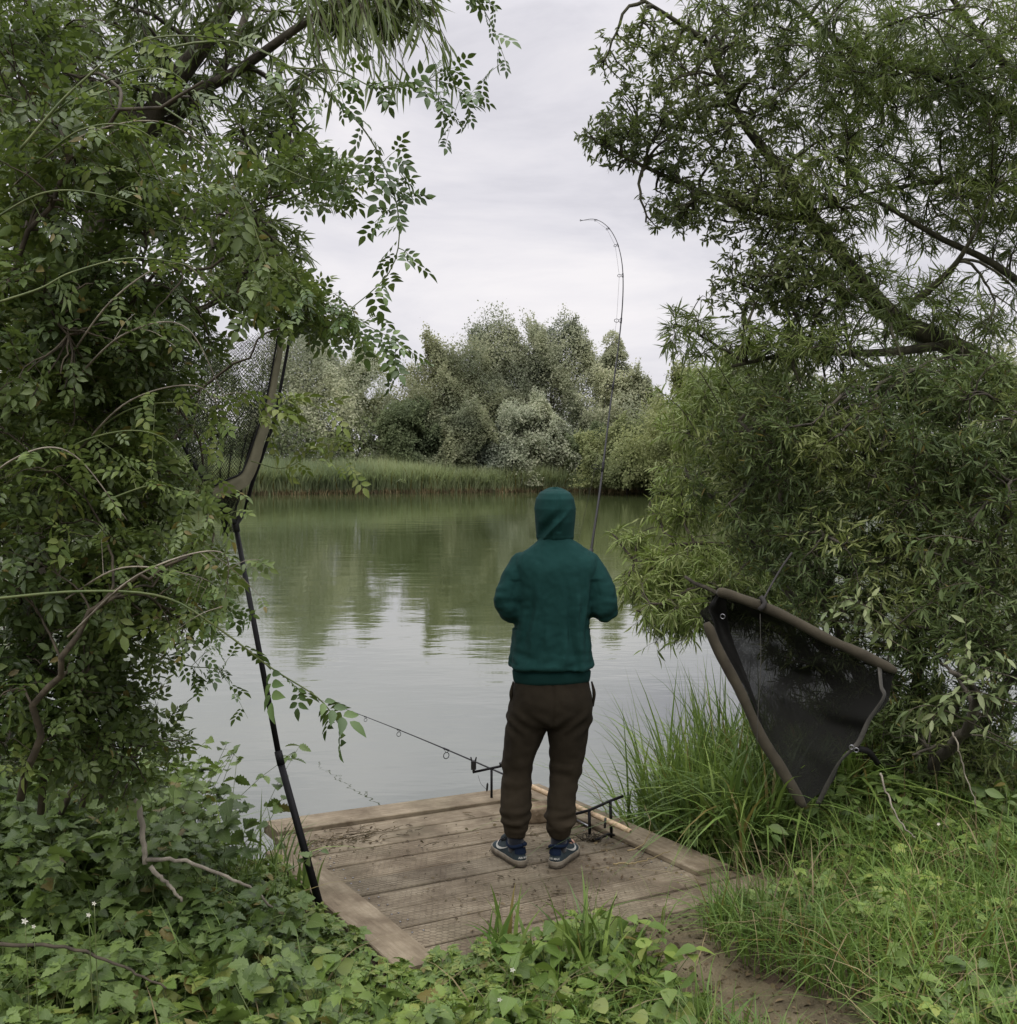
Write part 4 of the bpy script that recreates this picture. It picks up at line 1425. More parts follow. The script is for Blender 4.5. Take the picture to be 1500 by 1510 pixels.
# spare bank stick lying beside the right edge board
a0 = ray_plane(842, 1207, DKA, DKB, DKC) + (0, 0, .010); a1 = ray_plane(872, 1224, DKA, DKB, DKC) + (0, 0, .012)
mb = MB(); mb.tube([a0, a0 * .7 + a1 * .3], .0085, 10); mb.tube([a0 * .7 + a1 * .3, a1], .006, 10)
tag(mb.build('bank_stick', M['steel']), 'short grey metal stick lying flat behind the right foot of the person', 'bank stick')

# tan block behind the legs
sb = ray_plane(794, 1213, DKA, DKB, DKC)
bm = bmesh.new(); bmesh.ops.create_cube(bm, size=1)
bmesh.ops.subdivide_edges(bm, edges=bm.edges[:], cuts=5, use_grid_fill=True)
for vtx in bm.verts:
    c = vtx.co.copy()
    c = c * (1 - .18 * (c.length - .5))
    nn = mnoise.noise(c * 2.7 + Vector((4, 2, 1))) * .12
    vtx.co = Vector((c.x * .155 * (1 + nn), c.y * .12 * (1 + nn), (c.z + .5) * .085 * (1 + nn * .8)))
me = bpy.data.meshes.new('wood_block'); bm.to_mesh(me); bm.free(); me.materials.append(M['stone'])
me.polygons.foreach_set('use_smooth', np.ones(len(me.polygons), bool))
o = bpy.data.objects.new('wood_block', me); COL.objects.link(o); o.location = (sb[0], sb[1] + .04, sb[2] - .002); o.rotation_euler = (0, 0, .3)
tag(o, 'rough tan block lying on the boards behind the legs of the person', 'block')

# ------------------------------------------------------------------ landing net, left
NB = ray_plane(474, 1337, DKA, DKB, DKC) + (0, 0, -.02)
dn = float(np.dot(NB - CAM, FW))
ln_ = empty('landing_net', tuple(NB)); tag(ln_, 'black landing net propped upright at the left edge of the platform', 'landing net')
HT = at(347, 772, 4.62)
collar = at(412, 1118, dn + .10)
mb = MB(); mb.tube(np.array([NB, collar]), [.0165, .0150], 12); mb.tube(np.array([collar, HT]), [.0125, .0115], 12)
mb.tube(np.array([collar + norm(NB - collar) * .03, collar + norm(HT - collar) * .03]), [.017, .0165], 12)
mb.tube([NB + (0, 0, .03), NB - (.0, 0, .0)], [.019, .018], 12)
mb.build('pole', M['black_carbon'], ln_)
e1 = at(362, 752, 4.63); e2 = at(330, 758, 4.55)
mb = MB(); mb.tube([HT + norm(NB - HT) * .04, HT, HT * .5 + e1 * .5, e1], [.015, .017, .014, .009], 10); mb.tube([HT, HT * .5 + e2 * .5, e2], [.016, .014, .009], 10)
mb.build('spreader_block', M['black_plastic'], ln_)
ARM1 = spline([e1, at(371, 716, 4.62), at(384, 680, 4.62), at(396, 645, 4.62), at(406, 614, 4.63), at(416, 560, 4.64), at(425, 511, 4.65), at(433, 465, 4.66), at(440, 420, 4.67), at(444, 390, 4.67), at(440, 366, 4.66), at(428, 356, 4.63)], 60)
ARM2 = spline([e2, at(296, 705, 4.42), at(258, 630, 4.30), at(228, 540, 4.20), at(206, 460, 4.12), at(200, 400, 4.08)], 50)
mb = MB(); mb.tube(ARM1, np.linspace(.0095, .0045, 60), 8); mb.build('arm', M['black_carbon'], ln_)
mb = MB(); mb.tube(ARM2, np.linspace(.0075, .0035, 50), 8); mb.build('arm', M['black_carbon'], ln_)
# olive fabric band hanging folded inside the right arm
C1 = spline([at(314, 718, 4.42), at(338, 707, 4.47), at(356, 698, 4.52), at(366, 676, 4.55), at(379, 638, 4.57), at(391, 600, 4.59), at(400, 555, 4.61), at(408, 510, 4.62), at(415, 465, 4.63)], 50)
C2 = spline([at(316, 738, 4.43), at(345, 727, 4.49), at(368, 713, 4.55), at(381, 686, 4.58), at(392, 645, 4.60), at(402, 606, 4.615), at(410, 560, 4.63), at(418, 512, 4.64), at(425, 465, 4.65)], 50)
mb = MB()
rows_ = []
for q in np.linspace(0, 1, 7):
    bulge = np.array([0, -.008 * math.sin(math.pi * q), 0]) + 0.006 * np.stack([fbm(C1 * (1 - q) + C2 * q, 14, seed=q * 2), fbm(C1, 14, seed=3 + q), fbm(C1, 10, seed=7)], -1)
    rows_.append(C1 * (1 - q) + C2 * q + bulge)
V = np.array(rows_).reshape(-1, 3); i = (np.arange(6)[:, None] * 50 + np.arange(49)[None]).ravel()
mb.add(V, np.stack([i, i + 1, i + 51, i + 50], -1)); mb.build('fabric_band', M['olive_fabric'], ln_)
mb = MB(); mb.tube(C1 + (0, -.006, .002), .0042, 6); mb.build('band_cord', M['black_carbon'], ln_)


def net_sheet(mb, fn, nu, nv, r, hexa=True):
    """knotted netting over fn(u, v) -> (n,3), as thin strands"""
    segs = []
    for j in range(nv):
        for i_ in range(nu):
            if hexa:
                o_ = .5 if j % 2 else 0
                a_ = (i_ + o_, j); b_ = (i_ + o_ + .5, j + 1); c_ = (i_ + o_ - .5, j + 1)
                segs += [(a_, b_), (a_, c_)]
            else:
                segs += [((i_, j), (i_ + 1, j)), ((i_, j), (i_, j + 1))]
    S = np.array(segs, float); S[..., 0] /= nu; S[..., 1] /= nv
    S = np.clip(S, 0, 1)
    Q = fn(S[..., 0].ravel(), S[..., 1].ravel()).reshape(-1, 2, 3)
    Q = Q[np.linalg.norm(Q[:, 1] - Q[:, 0], axis=1) > 1e-5]
    V, F = tube_batch(Q, np.full(Q.shape[:2], r), 3)
    mb.add(V, F)


def bag(depth, seed):
    def fn(u, v):
        a_ = np.stack([np.interp(u, np.linspace(0, 1, 50), C1[:, k]) for k in range(3)], -1)
        b_ = np.stack([np.interp(u, np.linspace(0, 1, 50), ARM2[:, k]) for k in range(3)], -1)
        s = (4 * v * (1 - v))[:, None]
        p_ = a_ * (1 - v[:, None]) + b_ * v[:, None]
        p_ = p_ + s * np.array([0.0, depth, -.16])
        wv = np.stack([np.sin(v * 23 + u * 9 + seed), np.cos(v * 17 - u * 5 + seed), np.sin(u * 14 + seed)], -1)
        return p_ + .012 * s * wv
    return fn


mb = MB(); net_sheet(mb, bag(.10, 0), 64, 80, .0009); net_sheet(mb, bag(.20, 2), 60, 74, .0009)
mb.build('net_mesh', M['net_black'], ln_)

# ------------------------------------------------------------------ retention sling, right
sl = empty('retention_sling', tuple(at(1190, 1190, 4.75))); tag(sl, 'open black mesh fish sling with two padded brown tubes, hung beside the bush', 'fish sling')
T1 = spline([at(1058, 872, 4.95), at(1085, 880, 4.95), at(1150, 905, 4.90), at(1220, 942, 4.85), at(1260, 960, 4.82), at(1322, 990, 4.78)], 40)
T2 = spline([at(1042, 918, 4.98), at(1060, 960, 4.96), at(1092, 1020, 4.92), at(1122, 1085, 4.88), at(1150, 1130, 4.85), at(1186, 1190, 4.80)], 40)
def lump(n, r, e=.5):
    return r * np.array([(.55 if q in (0, n - 1) else .86 if q in (1, n - 2) else 1) + .16 * mnoise.noise(Vector((q * .33, r * 100, e))) for q in range(n)])
mb = MB(); mb.tube(T1, lump(40, .0245), 16); mb.build('float_tube', M['tube_fabric'], sl)
mb = MB(); mb.tube(T2, lump(40, .026, 4), 16); mb.build('float_tube', M['tube_fabric'], sl)


def sling(depth, drop, seed):
    def fn(u, v):
        hold_ = (1 - u ** 5)[:, None]
        a_ = np.stack([np.interp(u, np.linspace(0, 1, 40), T1[:, k]) for k in range(3)], -1)
        b_ = np.stack([np.interp(u, np.linspace(0, 1, 40), T2[:, k]) for k in range(3)], -1)
        s = (4 * v * (1 - v))[:, None]
        p_ = a_ * (1 - v[:, None]) + b_ * v[:, None] + s * hold_ * np.array([0.02, depth, drop]) + s * (1 - hold_) * np.array([.05, 0, -.01])
        return p_ + .024 * s * np.stack([np.sin(v * 19 + u * 11 + seed), np.cos(v * 13 - u * 7 + seed), np.sin(u * 17 + v * 6 + seed)], -1)
    return fn


def mesh_cloth(name, hole):
    m, nt, out = new_mat(name)
    L = nt.links.new
    tc = nd(nt, 'ShaderNodeTexCoord')
    vo = nd(nt, 'ShaderNodeTexVoronoi'); vo.inputs['Scale'].default_value = 430
    L(tc.outputs['Object'], vo.inputs['Vector'])
    sp = nd(nt, 'ShaderNodeSeparateXYZ'); L(vo.outputs['Color'], sp.inputs[0])
    nz = nd(nt, 'ShaderNodeTexNoise'); nz.inputs['Scale'].default_value = 7; nz.inputs['Detail'].default_value = 3
    L(tc.outputs['Object'], nz.inputs['Vector'])
    mr = nd(nt, 'ShaderNodeMapRange'); mr.inputs[1].default_value, mr.inputs[2].default_value = .38, .66; mr.inputs[3].default_value, mr.inputs[4].default_value = hole * .25, hole * 1.7
    L(nz.outputs['Fac'], mr.inputs[0])
    lt = nd(nt, 'ShaderNodeMath', operation='LESS_THAN'); L(sp.outputs[0], lt.inputs[0]); L(mr.outputs[0], lt.inputs[1])
    ad = nd(nt, 'ShaderNodeMath', operation='MULTIPLY_ADD'); L(lt.outputs[0], ad.inputs[0]); ad.inputs[1].default_value = .16; L(mr.outputs[0], ad.inputs[2])
    p = nd(nt, 'ShaderNodeBsdfPrincipled'); p.inputs['Base Color'].default_value = (.009, .009, .008, 1); p.inputs['Roughness'].default_value = .85; p.inputs['Specular IOR Level'].default_value = .1
    tr = nd(nt, 'ShaderNodeBsdfTransparent')
    mx = nd(nt, 'ShaderNodeMixShader'); L(ad.outputs[0], mx.inputs[0]); L(p.outputs[0], mx.inputs[1]); L(tr.outputs[0], mx.inputs[2])
    L(mx.outputs[0], out.inputs[0])
    return m


M['sling_net'] = mesh_cloth('sling_net', .06)
U_, V_ = np.meshgrid(np.linspace(0, 1, 60), np.linspace(0, 1, 48))
mb = MB(); i = (np.arange(47)[:, None] * 60 + np.arange(59)[None]).ravel()
mb.add(sling(.26, -.05, 0)(U_.ravel(), V_.ravel()), np.stack([i, i + 1, i + 61, i + 60], -1))
mb.build('sling_mesh', M['sling_net'], sl)
# solid fabric gusset at the joined end
mb = MB()
rows_ = []
for q in np.linspace(0, 1, 12):
    ii = np.linspace(0, 1, 16)
    a_ = T1[0] * (1 - ii[:, None]) + T1[4] * ii[:, None] + (0, .02, -.02)
    b_ = np.stack([np.interp(ii * .62, np.linspace(0, 1, 40), T2[:, k]) for k in range(3)], -1) + (.03, .02, .0)
    s = 4 * q * (1 - q)
    rows_.append(a_ * (1 - q) + b_ * q + np.array([0, .10 * s, 0]) + .008 * np.stack([np.sin(ii * 9 + q * 8), np.cos(ii * 11 + q * 5), ii * 0], -1))
V = np.array(rows_).reshape(-1, 3); i = (np.arange(11)[:, None] * 16 + np.arange(15)[None]).ravel()
mb.add(V, np.stack([i, i + 1, i + 17, i + 16], -1)); o = mb.build('end_gusset', M['net_black'], sl); sm = o.modifiers.new('s', 'SOLIDIFY'); sm.thickness = .003
def strap(name, pts, wdt, n=24, mat='strap'):
    P = spline(pts, n); T = norm(np.gradient(P, axis=0)); Sd = norm(np.cross(T, np.array([0, 1.0, .2])))
    tw = np.sin(np.linspace(0, 5, n))[:, None] * np.array([0, .6, 0])
    Sd = norm(Sd + tw)
    V = np.concatenate([P - Sd * wdt, P + Sd * wdt]); i = np.arange(n - 1)
    mb = MB(); mb.add(V, np.stack([i, i + 1, i + 1 + n, i + n], -1)); o = mb.build(name, M[mat], sl); s_ = o.modifiers.new('s', 'SOLIDIFY'); s_.thickness = .002
    return o
strap('strap', [T1[36], at(1300, 1012, 4.72), at(1304, 1028, 4.70), at(1282, 1062, 4.70), at(1268, 1092, 4.70), at(1258, 1104, 4.70)], .011)
strap('strap', [at(1258, 1104, 4.70), at(1238, 1125, 4.68), at(1222, 1155, 4.70), at(1206, 1186, 4.74)], .011)
strap('strap', [at(1258, 1104, 4.71), at(1280, 1108, 4.72), at(1296, 1128, 4.74)], .014, mat='net_black')
mb = MB()
for dx in (0, 7):
    ring_mesh(mb, at(1256 + dx, 1102 + dx * .6, 4.68), (0.3, 1, 0), .010, .0025)
mb.build('buckle', M['steel'], sl)
mb = MB(); ring_mesh(mb, at(1066, 909, 4.88), (0.4, 1, 0), .011, .002); mb.build('split_ring', M['steel'], sl)
mb = MB(); mb.tube(spline([at(1124, 888, 4.90), at(1138, 862, 5.0), at(1152, 838, 5.1), at(1168, 815, 5.15)], 10), .0055, 6)
mb.tube(spline([at(1122, 880, 4.9), at(1128, 890, 4.88), at(1120, 900, 4.88)], 6), .012, 8); mb.build('hanging_cord', M['cord'], sl)
mb = MB(); mb.tube(spline([at(1121, 905, 4.88), at(1122, 985, 4.84), at(1118, 1050, 4.80), at(1116, 1105, 4.78)], 14), .0016, 5); mb.build('thin_cord', M['strap'], sl)

# ------------------------------------------------------------------ far bank trees
def tree_mat(name, dark, mid, pale):
    return leaf_mat(name, [tuple(c * 1.7 for c in q) for q in (dark, mid, pale, mid)], 0.5, 0.7, 0.25, patch=0.22, gain=False)


FT = {
    'silver': tree_mat('far_silver_leaf', (0.16, 0.185, 0.135), (0.22, 0.24, 0.19), (0.29, 0.30, 0.25)),
    'olive': tree_mat('far_olive_leaf', (0.125, 0.14, 0.085), (0.165, 0.178, 0.115), (0.21, 0.215, 0.15)),
    'dark': tree_mat('far_dark_leaf', (0.07, 0.092, 0.048), (0.095, 0.118, 0.065), (0.13, 0.15, 0.09)),
    'grey': tree_mat('far_grey_leaf', (0.14, 0.16, 0.11), (0.19, 0.205, 0.15), (0.24, 0.25, 0.195)),
    'yellow': tree_mat('far_yellow_leaf', (0.12, 0.142, 0.065), (0.155, 0.175, 0.085), (0.19, 0.205, 0.115)),
}


def far_tree(px, py_top, wpx, d, kind, label, n=9000, base_px=None, squat=0.0, leaf=.16, seed=0, lobes=26, narrow=1.0):
    rng = np.random.default_rng(seed + 100)
    b = at(px if base_px is None else base_px, 720, d)
    b[2] = 0.2
    H = float(at(px, py_top, d)[2] - .2) * .935
    Wd = wpx * d / 1500 * .5
    t = empty('far_tree', tuple(b)); tag(t, label, 'tree', 'trees on the far bank')
    cx = at(px, 720, d)[0] - b[0]
    # trunk and main limbs
    mb = MB()
    top = b + np.array([cx, 0, H * .62])
    mb.tube(spline([b - (0, 0, .5), b + np.array([cx * .2, 0, H * .25]), b + np.array([cx * .6, .2, H * .45]), top], 12), np.linspace(.02 * H, .02, 12), 8)
    # lobes: rounded boughs arranged over an egg-shaped crown
    cen, rad = [], []
    for k in range(lobes):
        hh = (k + rng.random()) / lobes
        ph = rng.random() * 2 * math.pi
        prof = (max(0, 1 - max(0, hh - .30) ** 2 / .52) ** .55) * narrow * (.80 + .2 * rng.random())
        lr = Wd * (.19 + .17 * rng.random())
        rr = max(0, prof * Wd - lr * .75) * rng.random() ** .4
        c = b + np.array([cx * hh + rr * math.cos(ph), rr * math.sin(ph) * .8, H * (.05 + .84 * hh)])
        cen.append(c); rad.append(np.array([lr, lr, lr * (.85 + .4 * rng.random())]))
    cen.append(b + np.array([cx, 0, H * .92])); rad.append(np.array([.26, .26, .085 * H / Wd]) * Wd)
    cen, rad = np.array(cen), np.array(rad)
    for c in cen[::4]:
        st = b + np.array([cx * .3, 0, H * .2]) * (.8 + rng.random())
        st[2] = min(st[2], c[2])
        mb.tube(spline([st, (st + c) / 2 + (0, 0, .06 * H), c], 6), [.07, .045, .015], 5)
    mb.build('trunk', M['bark'], t)
    wv = (rad[:, 0] ** 2); wv = wv / wv.sum()
    idx = rng.choice(len(cen), n, p=wv)
    dr = norm(rng.normal(size=(n, 3))); dr[:, 2] = np.abs(dr[:, 2]) * np.where(rng.random(n) < .8, 1, -1)
    r = rng.random(n) ** .22
    pos = cen[idx] + dr * rad[idx] * r[:, None] * (1 + .07 * rng.normal(size=(n, 1)))
    q_ = pos + seed * 3.1
    pos += .30 * rad[idx] * np.stack([np.sin(q_[:, 0] * 2.1 + q_[:, 2] * 1.3) + .6 * np.sin(q_[:, 2] * 4.3 + q_[:, 1] * 2), np.sin(q_[:, 1] * 2.3 + q_[:, 0]), np.sin(q_[:, 0] * 2.7 + q_[:, 2] * 1.2) + .7 * np.sin(q_[:, 0] * 5.1 + q_[:, 1] * 3.7)], -1)
    # upright sprays that fray the outline
    k_ = rng.random(n) < .05
    pos[k_] += dr[k_] * rad[idx][k_] * (.30 * rng.random((k_.sum(), 1)) ** 2) + np.array([0, 0, .12]) * rng.random((k_.sum(), 1)) ** 2
    pos[:, 2] = np.maximum(pos[:, 2], .3)
    A = dr * .5 + rng.normal(size=(n, 3)) * .6 + np.array([0, 0, -.15])
    N = dr * 1.6 + np.array([0, -.3, .55]) + rng.normal(size=(n, 3)) * .32
    mb = MB(); scatter(mb, T_QUAD, pos, A, N, leaf * (0.6 + .8 * rng.random(n)) * 1.45)
    mb.build('crown', FT[kind], t, smooth=False)
    return t


TREES = [
    (455, 486, 175, 70, 'silver', 'tall silver grey willow behind the reeds, just right of the landing net', 11000),
    (535, 500, 80, 72, 'yellow', 'slim yellowish tree squeezed between the silver willow and the brown green trees', 4500),
    (330, 515, 190, 68, 'dark', 'dark green tree on the far bank behind the landing net', 9000),
    (180, 500, 230, 66, 'dark', 'broad dark tree of the far bank mostly hidden behind the rose bush', 8000),
    (20, 480, 230, 60, 'olive', 'olive tree of the far bank at the extreme edge behind the rose bush', 7000),
    (655, 505, 160, 70, 'olive', 'brownish olive tree with a rounded top, left shoulder of the tall central group', 11000),
    (725, 474, 150, 74, 'grey', 'grey green tree with a peaked top, left of the two tallest central trees', 11000),
    (812, 474, 165, 73, 'grey', 'grey green tree with a wide rounded top, right of the two tallest central trees', 12000),
    (610, 590, 105, 66, 'dark', 'low dark green bushy tree under the brownish olive tree', 7000),
    (690, 605, 120, 65, 'olive', 'low olive bushy tree standing in front of the tall central group', 7000),
    (786, 592, 135, 65, 'silver', 'round silver grey willow with dark hollow beneath, just above the head of the person', 8500),
    (905, 484, 74, 74, 'grey', 'narrow grey tree with a pointed top seen beside the bent rod', 5000),
    (925, 548, 130, 68, 'grey', 'rounded pale grey tree below the pointed tree, right of the bent rod', 9000),
    (865, 640, 110, 65, 'dark', 'dark low bushy tree right of the head of the person, behind the reeds', 6000),
    (925, 642, 165, 60, 'yellow', 'yellow green weeping bush drooping to the water behind the bent rod', 8000),
    (1035, 540, 170, 56, 'yellow', 'tall yellow green willow at the edge of the lake left of the near willow bush', 11000),
    (1150, 545, 220, 54, 'olive', 'olive green tree on the far bank behind the near willow bush', 8000),
    (1330, 530, 260, 50, 'dark', 'dark tree on the far bank hidden behind the crown of the leaning willow', 8000),
    (1500, 520, 260, 46, 'olive', 'olive tree at the far right edge of the far bank behind the leaning willow', 7000),
]
for k, (px, pt_, wp, d, kind, lab, n) in enumerate(TREES):
    big = pt_ < 560 and wp > 100
    far_tree(px, pt_ - 4, wp * (1.55 if big else 1.3), d, kind, lab, int(n * (8.5 if 380 < px < 1100 else 2.6)), squat=-.12 if big else .05, leaf=.105 if kind != 'silver' else .098, seed=k, lobes=44 if big else 30)

# dark understorey behind the reeds reads as one mass
n = 34000
x = RNG.uniform(-42, 36, n); y = far_shore(x) + 3 + RNG.random(n) * 6
z = .3 + RNG.random(n) ** 1.3 * (3.8 + 2.0 * nse(x, y, .25, 5))
mb = MB(); scatter(mb, T_QUAD, np.stack([x, y, z], -1), rnd(n) + (0, 0, .2), rnd(n) + (0, -.4, .8), .24 * (.6 + .8 * RNG.random(n)))
tag(mb.build('undergrowth', FT['dark'], smooth=False), 'dark undergrowth along the far bank behind the reeds', 'undergrowth', kind='stuff')

# reed bed
n = 52000
x = RNG.uniform(-34, 19, n)
dpth = RNG.random(n) ** 1.4 * 4.0
y = far_shore(x) - 1.2 + dpth
h = (1.45 + .35 * RNG.random(n) + .25 * nse(x, y, .3, 8)) * np.interp(x, [-34, -16, -6, 4, 8, 14], [1.35, 1.35, 1.25, 1.1, 1.0, .8])
z0 = np.interp(dpth - 1.2, [-1.2, 0, 3], [WATER_Z - .05, -.2, .15])
mb = MB(); blades(mb, np.stack([x, y, z0], -1), h, rnd(n)[:, :2] * .30, .020 + .02 * RNG.random(n), .6, 4)
tag(mb.build('reeds', M['reed']), 'pale green reed bed along the far edge of the lake', 'reeds', kind='stuff')
# dead straw at the foot of the reeds
n = 7000
x = RNG.uniform(-34, 14, n); y = far_shore(x) - 1.35 + RNG.random(n) * .5
mb = MB(); blades(mb, np.stack([x, y, np.full(n, WATER_Z - .02)], -1), .25 + .3 * RNG.random(n), rnd(n)[:, :2] * .3, .03, .6, 3)
tag(mb.build('dead_reeds', M['dry_grass']), 'brown dead stems at the foot of the reed bed', 'reeds', kind='stuff')

# ------------------------------------------------------------------ near trees and bushes
def crown_bush(root, growth, blobs, n1, n2, n3, spec, alt=None, altsize=1.15, droop=(.08, .12, .3), r=(.016, .006, .0022), twig_leaf=14, wood_m='bark', held=None, hold=False, keep=None, spread=3, names=('branches', 'twigs', 'leaves')):
    """skeleton -> boughs -> twigs -> leaves; every level its own part of the plant"""
    mb = held or MB()
    for P, rr in growth.skel:
        mb.tube(P, rr, 9)
    t1 = in_blobs(blobs, n1, .6); t2 = in_blobs(blobs, n2, .5); t3 = in_blobs(blobs, n3, .42)
    if keep is not None:
        t1, t2, t3 = t1[keep(t1)], t2[keep(t2)], t3[keep(t3)]
    Q1, T1_, L1 = growth.reach(t1, droop[0], 9, .012, spread)
    wood(mb, Q1, r[0] * (.6 + .4 * np.minimum(1, L1)), r[1], 6)
    Q2, T2_, L2 = growth.reach(t2, droop[1], 7, .014, spread)
    wood(mb, Q2, r[1], r[2], 5)
    wood_mesh = mb
    if not hold:
        mb.build(names[0], M[wood_m], root)
    Q3, T3_, L3 = growth.reach(t3, droop[2], 7, .02, spread)
    mb = MB(); wood(mb, Q3, r[2], r[2] * .4, 3); mb.build(names[1], M['twig'], root)
    mb = MB()
    if alt:
        fr = np.array([mnoise.noise(Vector(q[-1] * 1.9)) for q in Q3]) + RNG.normal(size=len(Q3)) * .16
        young = fr > np.quantile(fr, .72)
        lv = MB(); leaves_on(lv, Q3[young], T3_[young], twig_leaf, **{**spec, 'size': spec['size'] * altsize}); lv.build('young_leaves', M[alt], root)
        Q3, T3_ = Q3[~young], T3_[~young]
    leaves_on(mb, Q3, T3_, twig_leaf, **spec)
    leaves_on(mb, Q2, T2_, max(3, twig_leaf // 2), **{**spec, 'lo': .45})
    mb.build(names[2], M[spec_mat[id(spec)]] if id(spec) in spec_mat else M['rose_leaf'], root)
    return wood_mesh


spec_mat = {}


def spec(mat, **kw):
    spec_mat[id(kw)] = mat
    SPECS.append(kw)
    return kw


SPECS = []

# --- left: willow behind
wl = empty('willow_tree', tuple(at(40, 1120, 5.0))); tag(wl, 'dark willow with slim drooping leaves and a leaning trunk behind the rose bush', 'tree')
g = Growth()
g.limb([at(20, 1160, 5.0), at(70, 800, 4.9), at(110, 520, 4.8), at(150, 300, 4.7), at(230, 160, 4.6), at(330, 20, 4.5), at(400, -120, 4.4)], .085, .03, 22)
g.limb([at(110, 520, 4.8), at(40, 330, 5.0), at(10, 120, 5.1), at(-20, -80, 5.2)], .06, .02)
g.limb([at(150, 300, 4.7), at(240, 330, 4.5), at(330, 290, 4.4), at(420, 230, 4.3)], .03, .008)
g.limb([at(230, 160, 4.6), at(340, 110, 4.4), at(470, 20, 4.2), at(600, -40, 4.0)], .03, .008)
g.limb([at(200, 210, 4.65), at(300, 140, 4.7), at(360, 30, 4.8), at(380, -100, 4.8)], .03, .01)
g.limb([at(90, 650, 4.85), at(190, 560, 4.7), at(260, 480, 4.6), at(330, 440, 4.5)], .03, .008)
bl = [B(120, 120, 4.8, 190, 170, .7, 2.2), B(330, 60, 4.5, 170, 120, .5, 1.0), B(60, 400, 5.0, 150, 220, .6, 1.8), B(280, 330, 4.6, 150, 140, .5, .6), B(540, -10, 4.1, 110, 55, .35, .8), B(400, 200, 4.4, 70, 70, .4, .45), B(380, 380, 4.5, 80, 70, .4, .7), B(150, 600, 4.9, 150, 160, .5, 1.1), B(-60, 700, 4.8, 140, 400, .6, 1.5)]
crown_bush(wl, g, bl, 70, 420, 2100, spec('willow_leaf', tpl=T_WIL, size=.070, out=.65, along=.75, droop=.35, rand=.3, flat=.7), twig_leaf=13)

# --- left: dog rose bush in front
rb_ = empty('rose_bush', tuple(at(60, 1180, 3.4))); tag(rb_, 'tangled dog rose bush with arching stems and small toothed leaves, filling the left side', 'bush')
g = Growth()
for P in ([at(60, 1200, 3.4), at(40, 900, 3.3), at(90, 600, 3.2), at(200, 430, 3.1), at(330, 380, 3.0)],
          [at(-40, 1200, 3.2), at(-60, 800, 3.0), at(0, 450, 2.9), at(130, 210, 2.8), at(300, 120, 2.75)],
          [at(120, 1190, 3.7), at(140, 950, 3.7), at(200, 760, 3.7), at(300, 690, 3.7)],
          [at(30, 1180, 3.0), at(80, 1000, 2.9), at(180, 870, 2.85), at(280, 820, 2.8)],
          [at(90, 1200, 3.9), at(190, 1000, 3.9), at(240, 900, 3.9), at(290, 880, 3.8)],
          [at(-80, 1150, 3.6), at(-60, 700, 3.9), at(40, 330, 4.0), at(200, 260, 3.8), at(400, 360, 3.6)],
          [at(150, 1180, 4.1), at(200, 800, 4.2), at(280, 600, 4.2), at(380, 500, 4.1)]):
    g.limb(P, .012, .004, 18, .015)
bl = [B(60, 520, 3.1, 150, 180, .5, 2.0), B(190, 470, 3.2, 125, 120, .5, 1.7), B(360, 415, 3.5, 90, 60, .4, .5), B(110, 260, 3.0, 140, 120, .4, 1.3), B(300, 290, 3.3, 110, 100, .4, .45),
      B(90, 740, 3.2, 150, 140, .5, 2.0), B(205, 690, 3.4, 90, 100, .4, 1.2), B(210, 860, 3.3, 110, 120, .45, 1.3), B(60, 960, 3.2, 130, 140, .4, 1.4), B(180, 1040, 3.5, 70, 90, .35, .5),
      B(440, 250, 3.6, 70, 60, .3, .22), B(430, 430, 3.8, 60, 40, .3, .22), B(-120, 600, 3.2, 120, 500, .5, 2.2), B(60, 80, 3.1, 140, 110, .4, .7), B(215, 590, 3.5, 65, 70, .4, .5), B(60, 1070, 3.3, 150, 100, .35, 1.1), B(190, 1120, 3.6, 90, 60, .3, .5), B(150, 930, 3.5, 110, 90, .4, .8), B(480, 270, 3.9, 50, 35, .25, .2), B(465, 470, 4.0, 60, 35, .25, .3)]
crown_bush(rb_, g, bl, 90, 560, 1800, spec('rose_leaf', tpl=T_ROSE, size=.052, out=.75, along=.45, droop=.18, rand=.45, flat=.9, sizevar=.5), alt='young_rose', droop=(.05, .12, .28), r=(.006, .0035, .0016), twig_leaf=5, wood_m='twig')


# arching shoots, each with its own leaves
def shoot(parent, pts, r0, m, size, tpl=T_ROSE_FINE, mat='shoot_leaf', stem='green_stem', lo=.15, side=0, twigs=0):
    P = spline(pts, 30)
    o = MB(); o.tube(P, np.linspace(r0, r0 * .35, 30), 6)
    T = norm(np.gradient(P, axis=0))
    Qs, Ts = [P[None]], [T[None]]
    if twigs:
        ii = RNG.integers(6, 29, twigs)
        tl = []
        for i_ in ii:
            s = norm(np.cross(T[i_], np.array([0, 1.0, 0]))) * (1 if RNG.random() < .5 else -1)
            e = P[i_] + (T[i_] * .5 + s * .7 + RNG.normal(size=3) * .35 + (0, 0, -.2)) * (.06 + .10 * RNG.random())
            tl.append(spline([P[i_], (P[i_] + e) / 2 + (0, 0, .01), e], 7))
        Qt = np.array(tl); wood(o, Qt, r0 * .4, r0 * .2, 4)
    st = o.build('shoot', M[stem], parent)
    mb = MB()
    leaves_on(mb, P[None], T[None], m, tpl, size, lo=lo, out=.8, along=.55, droop=.45, rand=.3, flat=.9)
    if twigs:
        leaves_on(mb, Qt, norm(np.gradient(Qt, axis=1)), 3, tpl, size * .9, lo=.3, out=.7, along=.6, droop=.45, rand=.3, flat=.9)
    mb.build('leaves', M[mat], st)
    return st


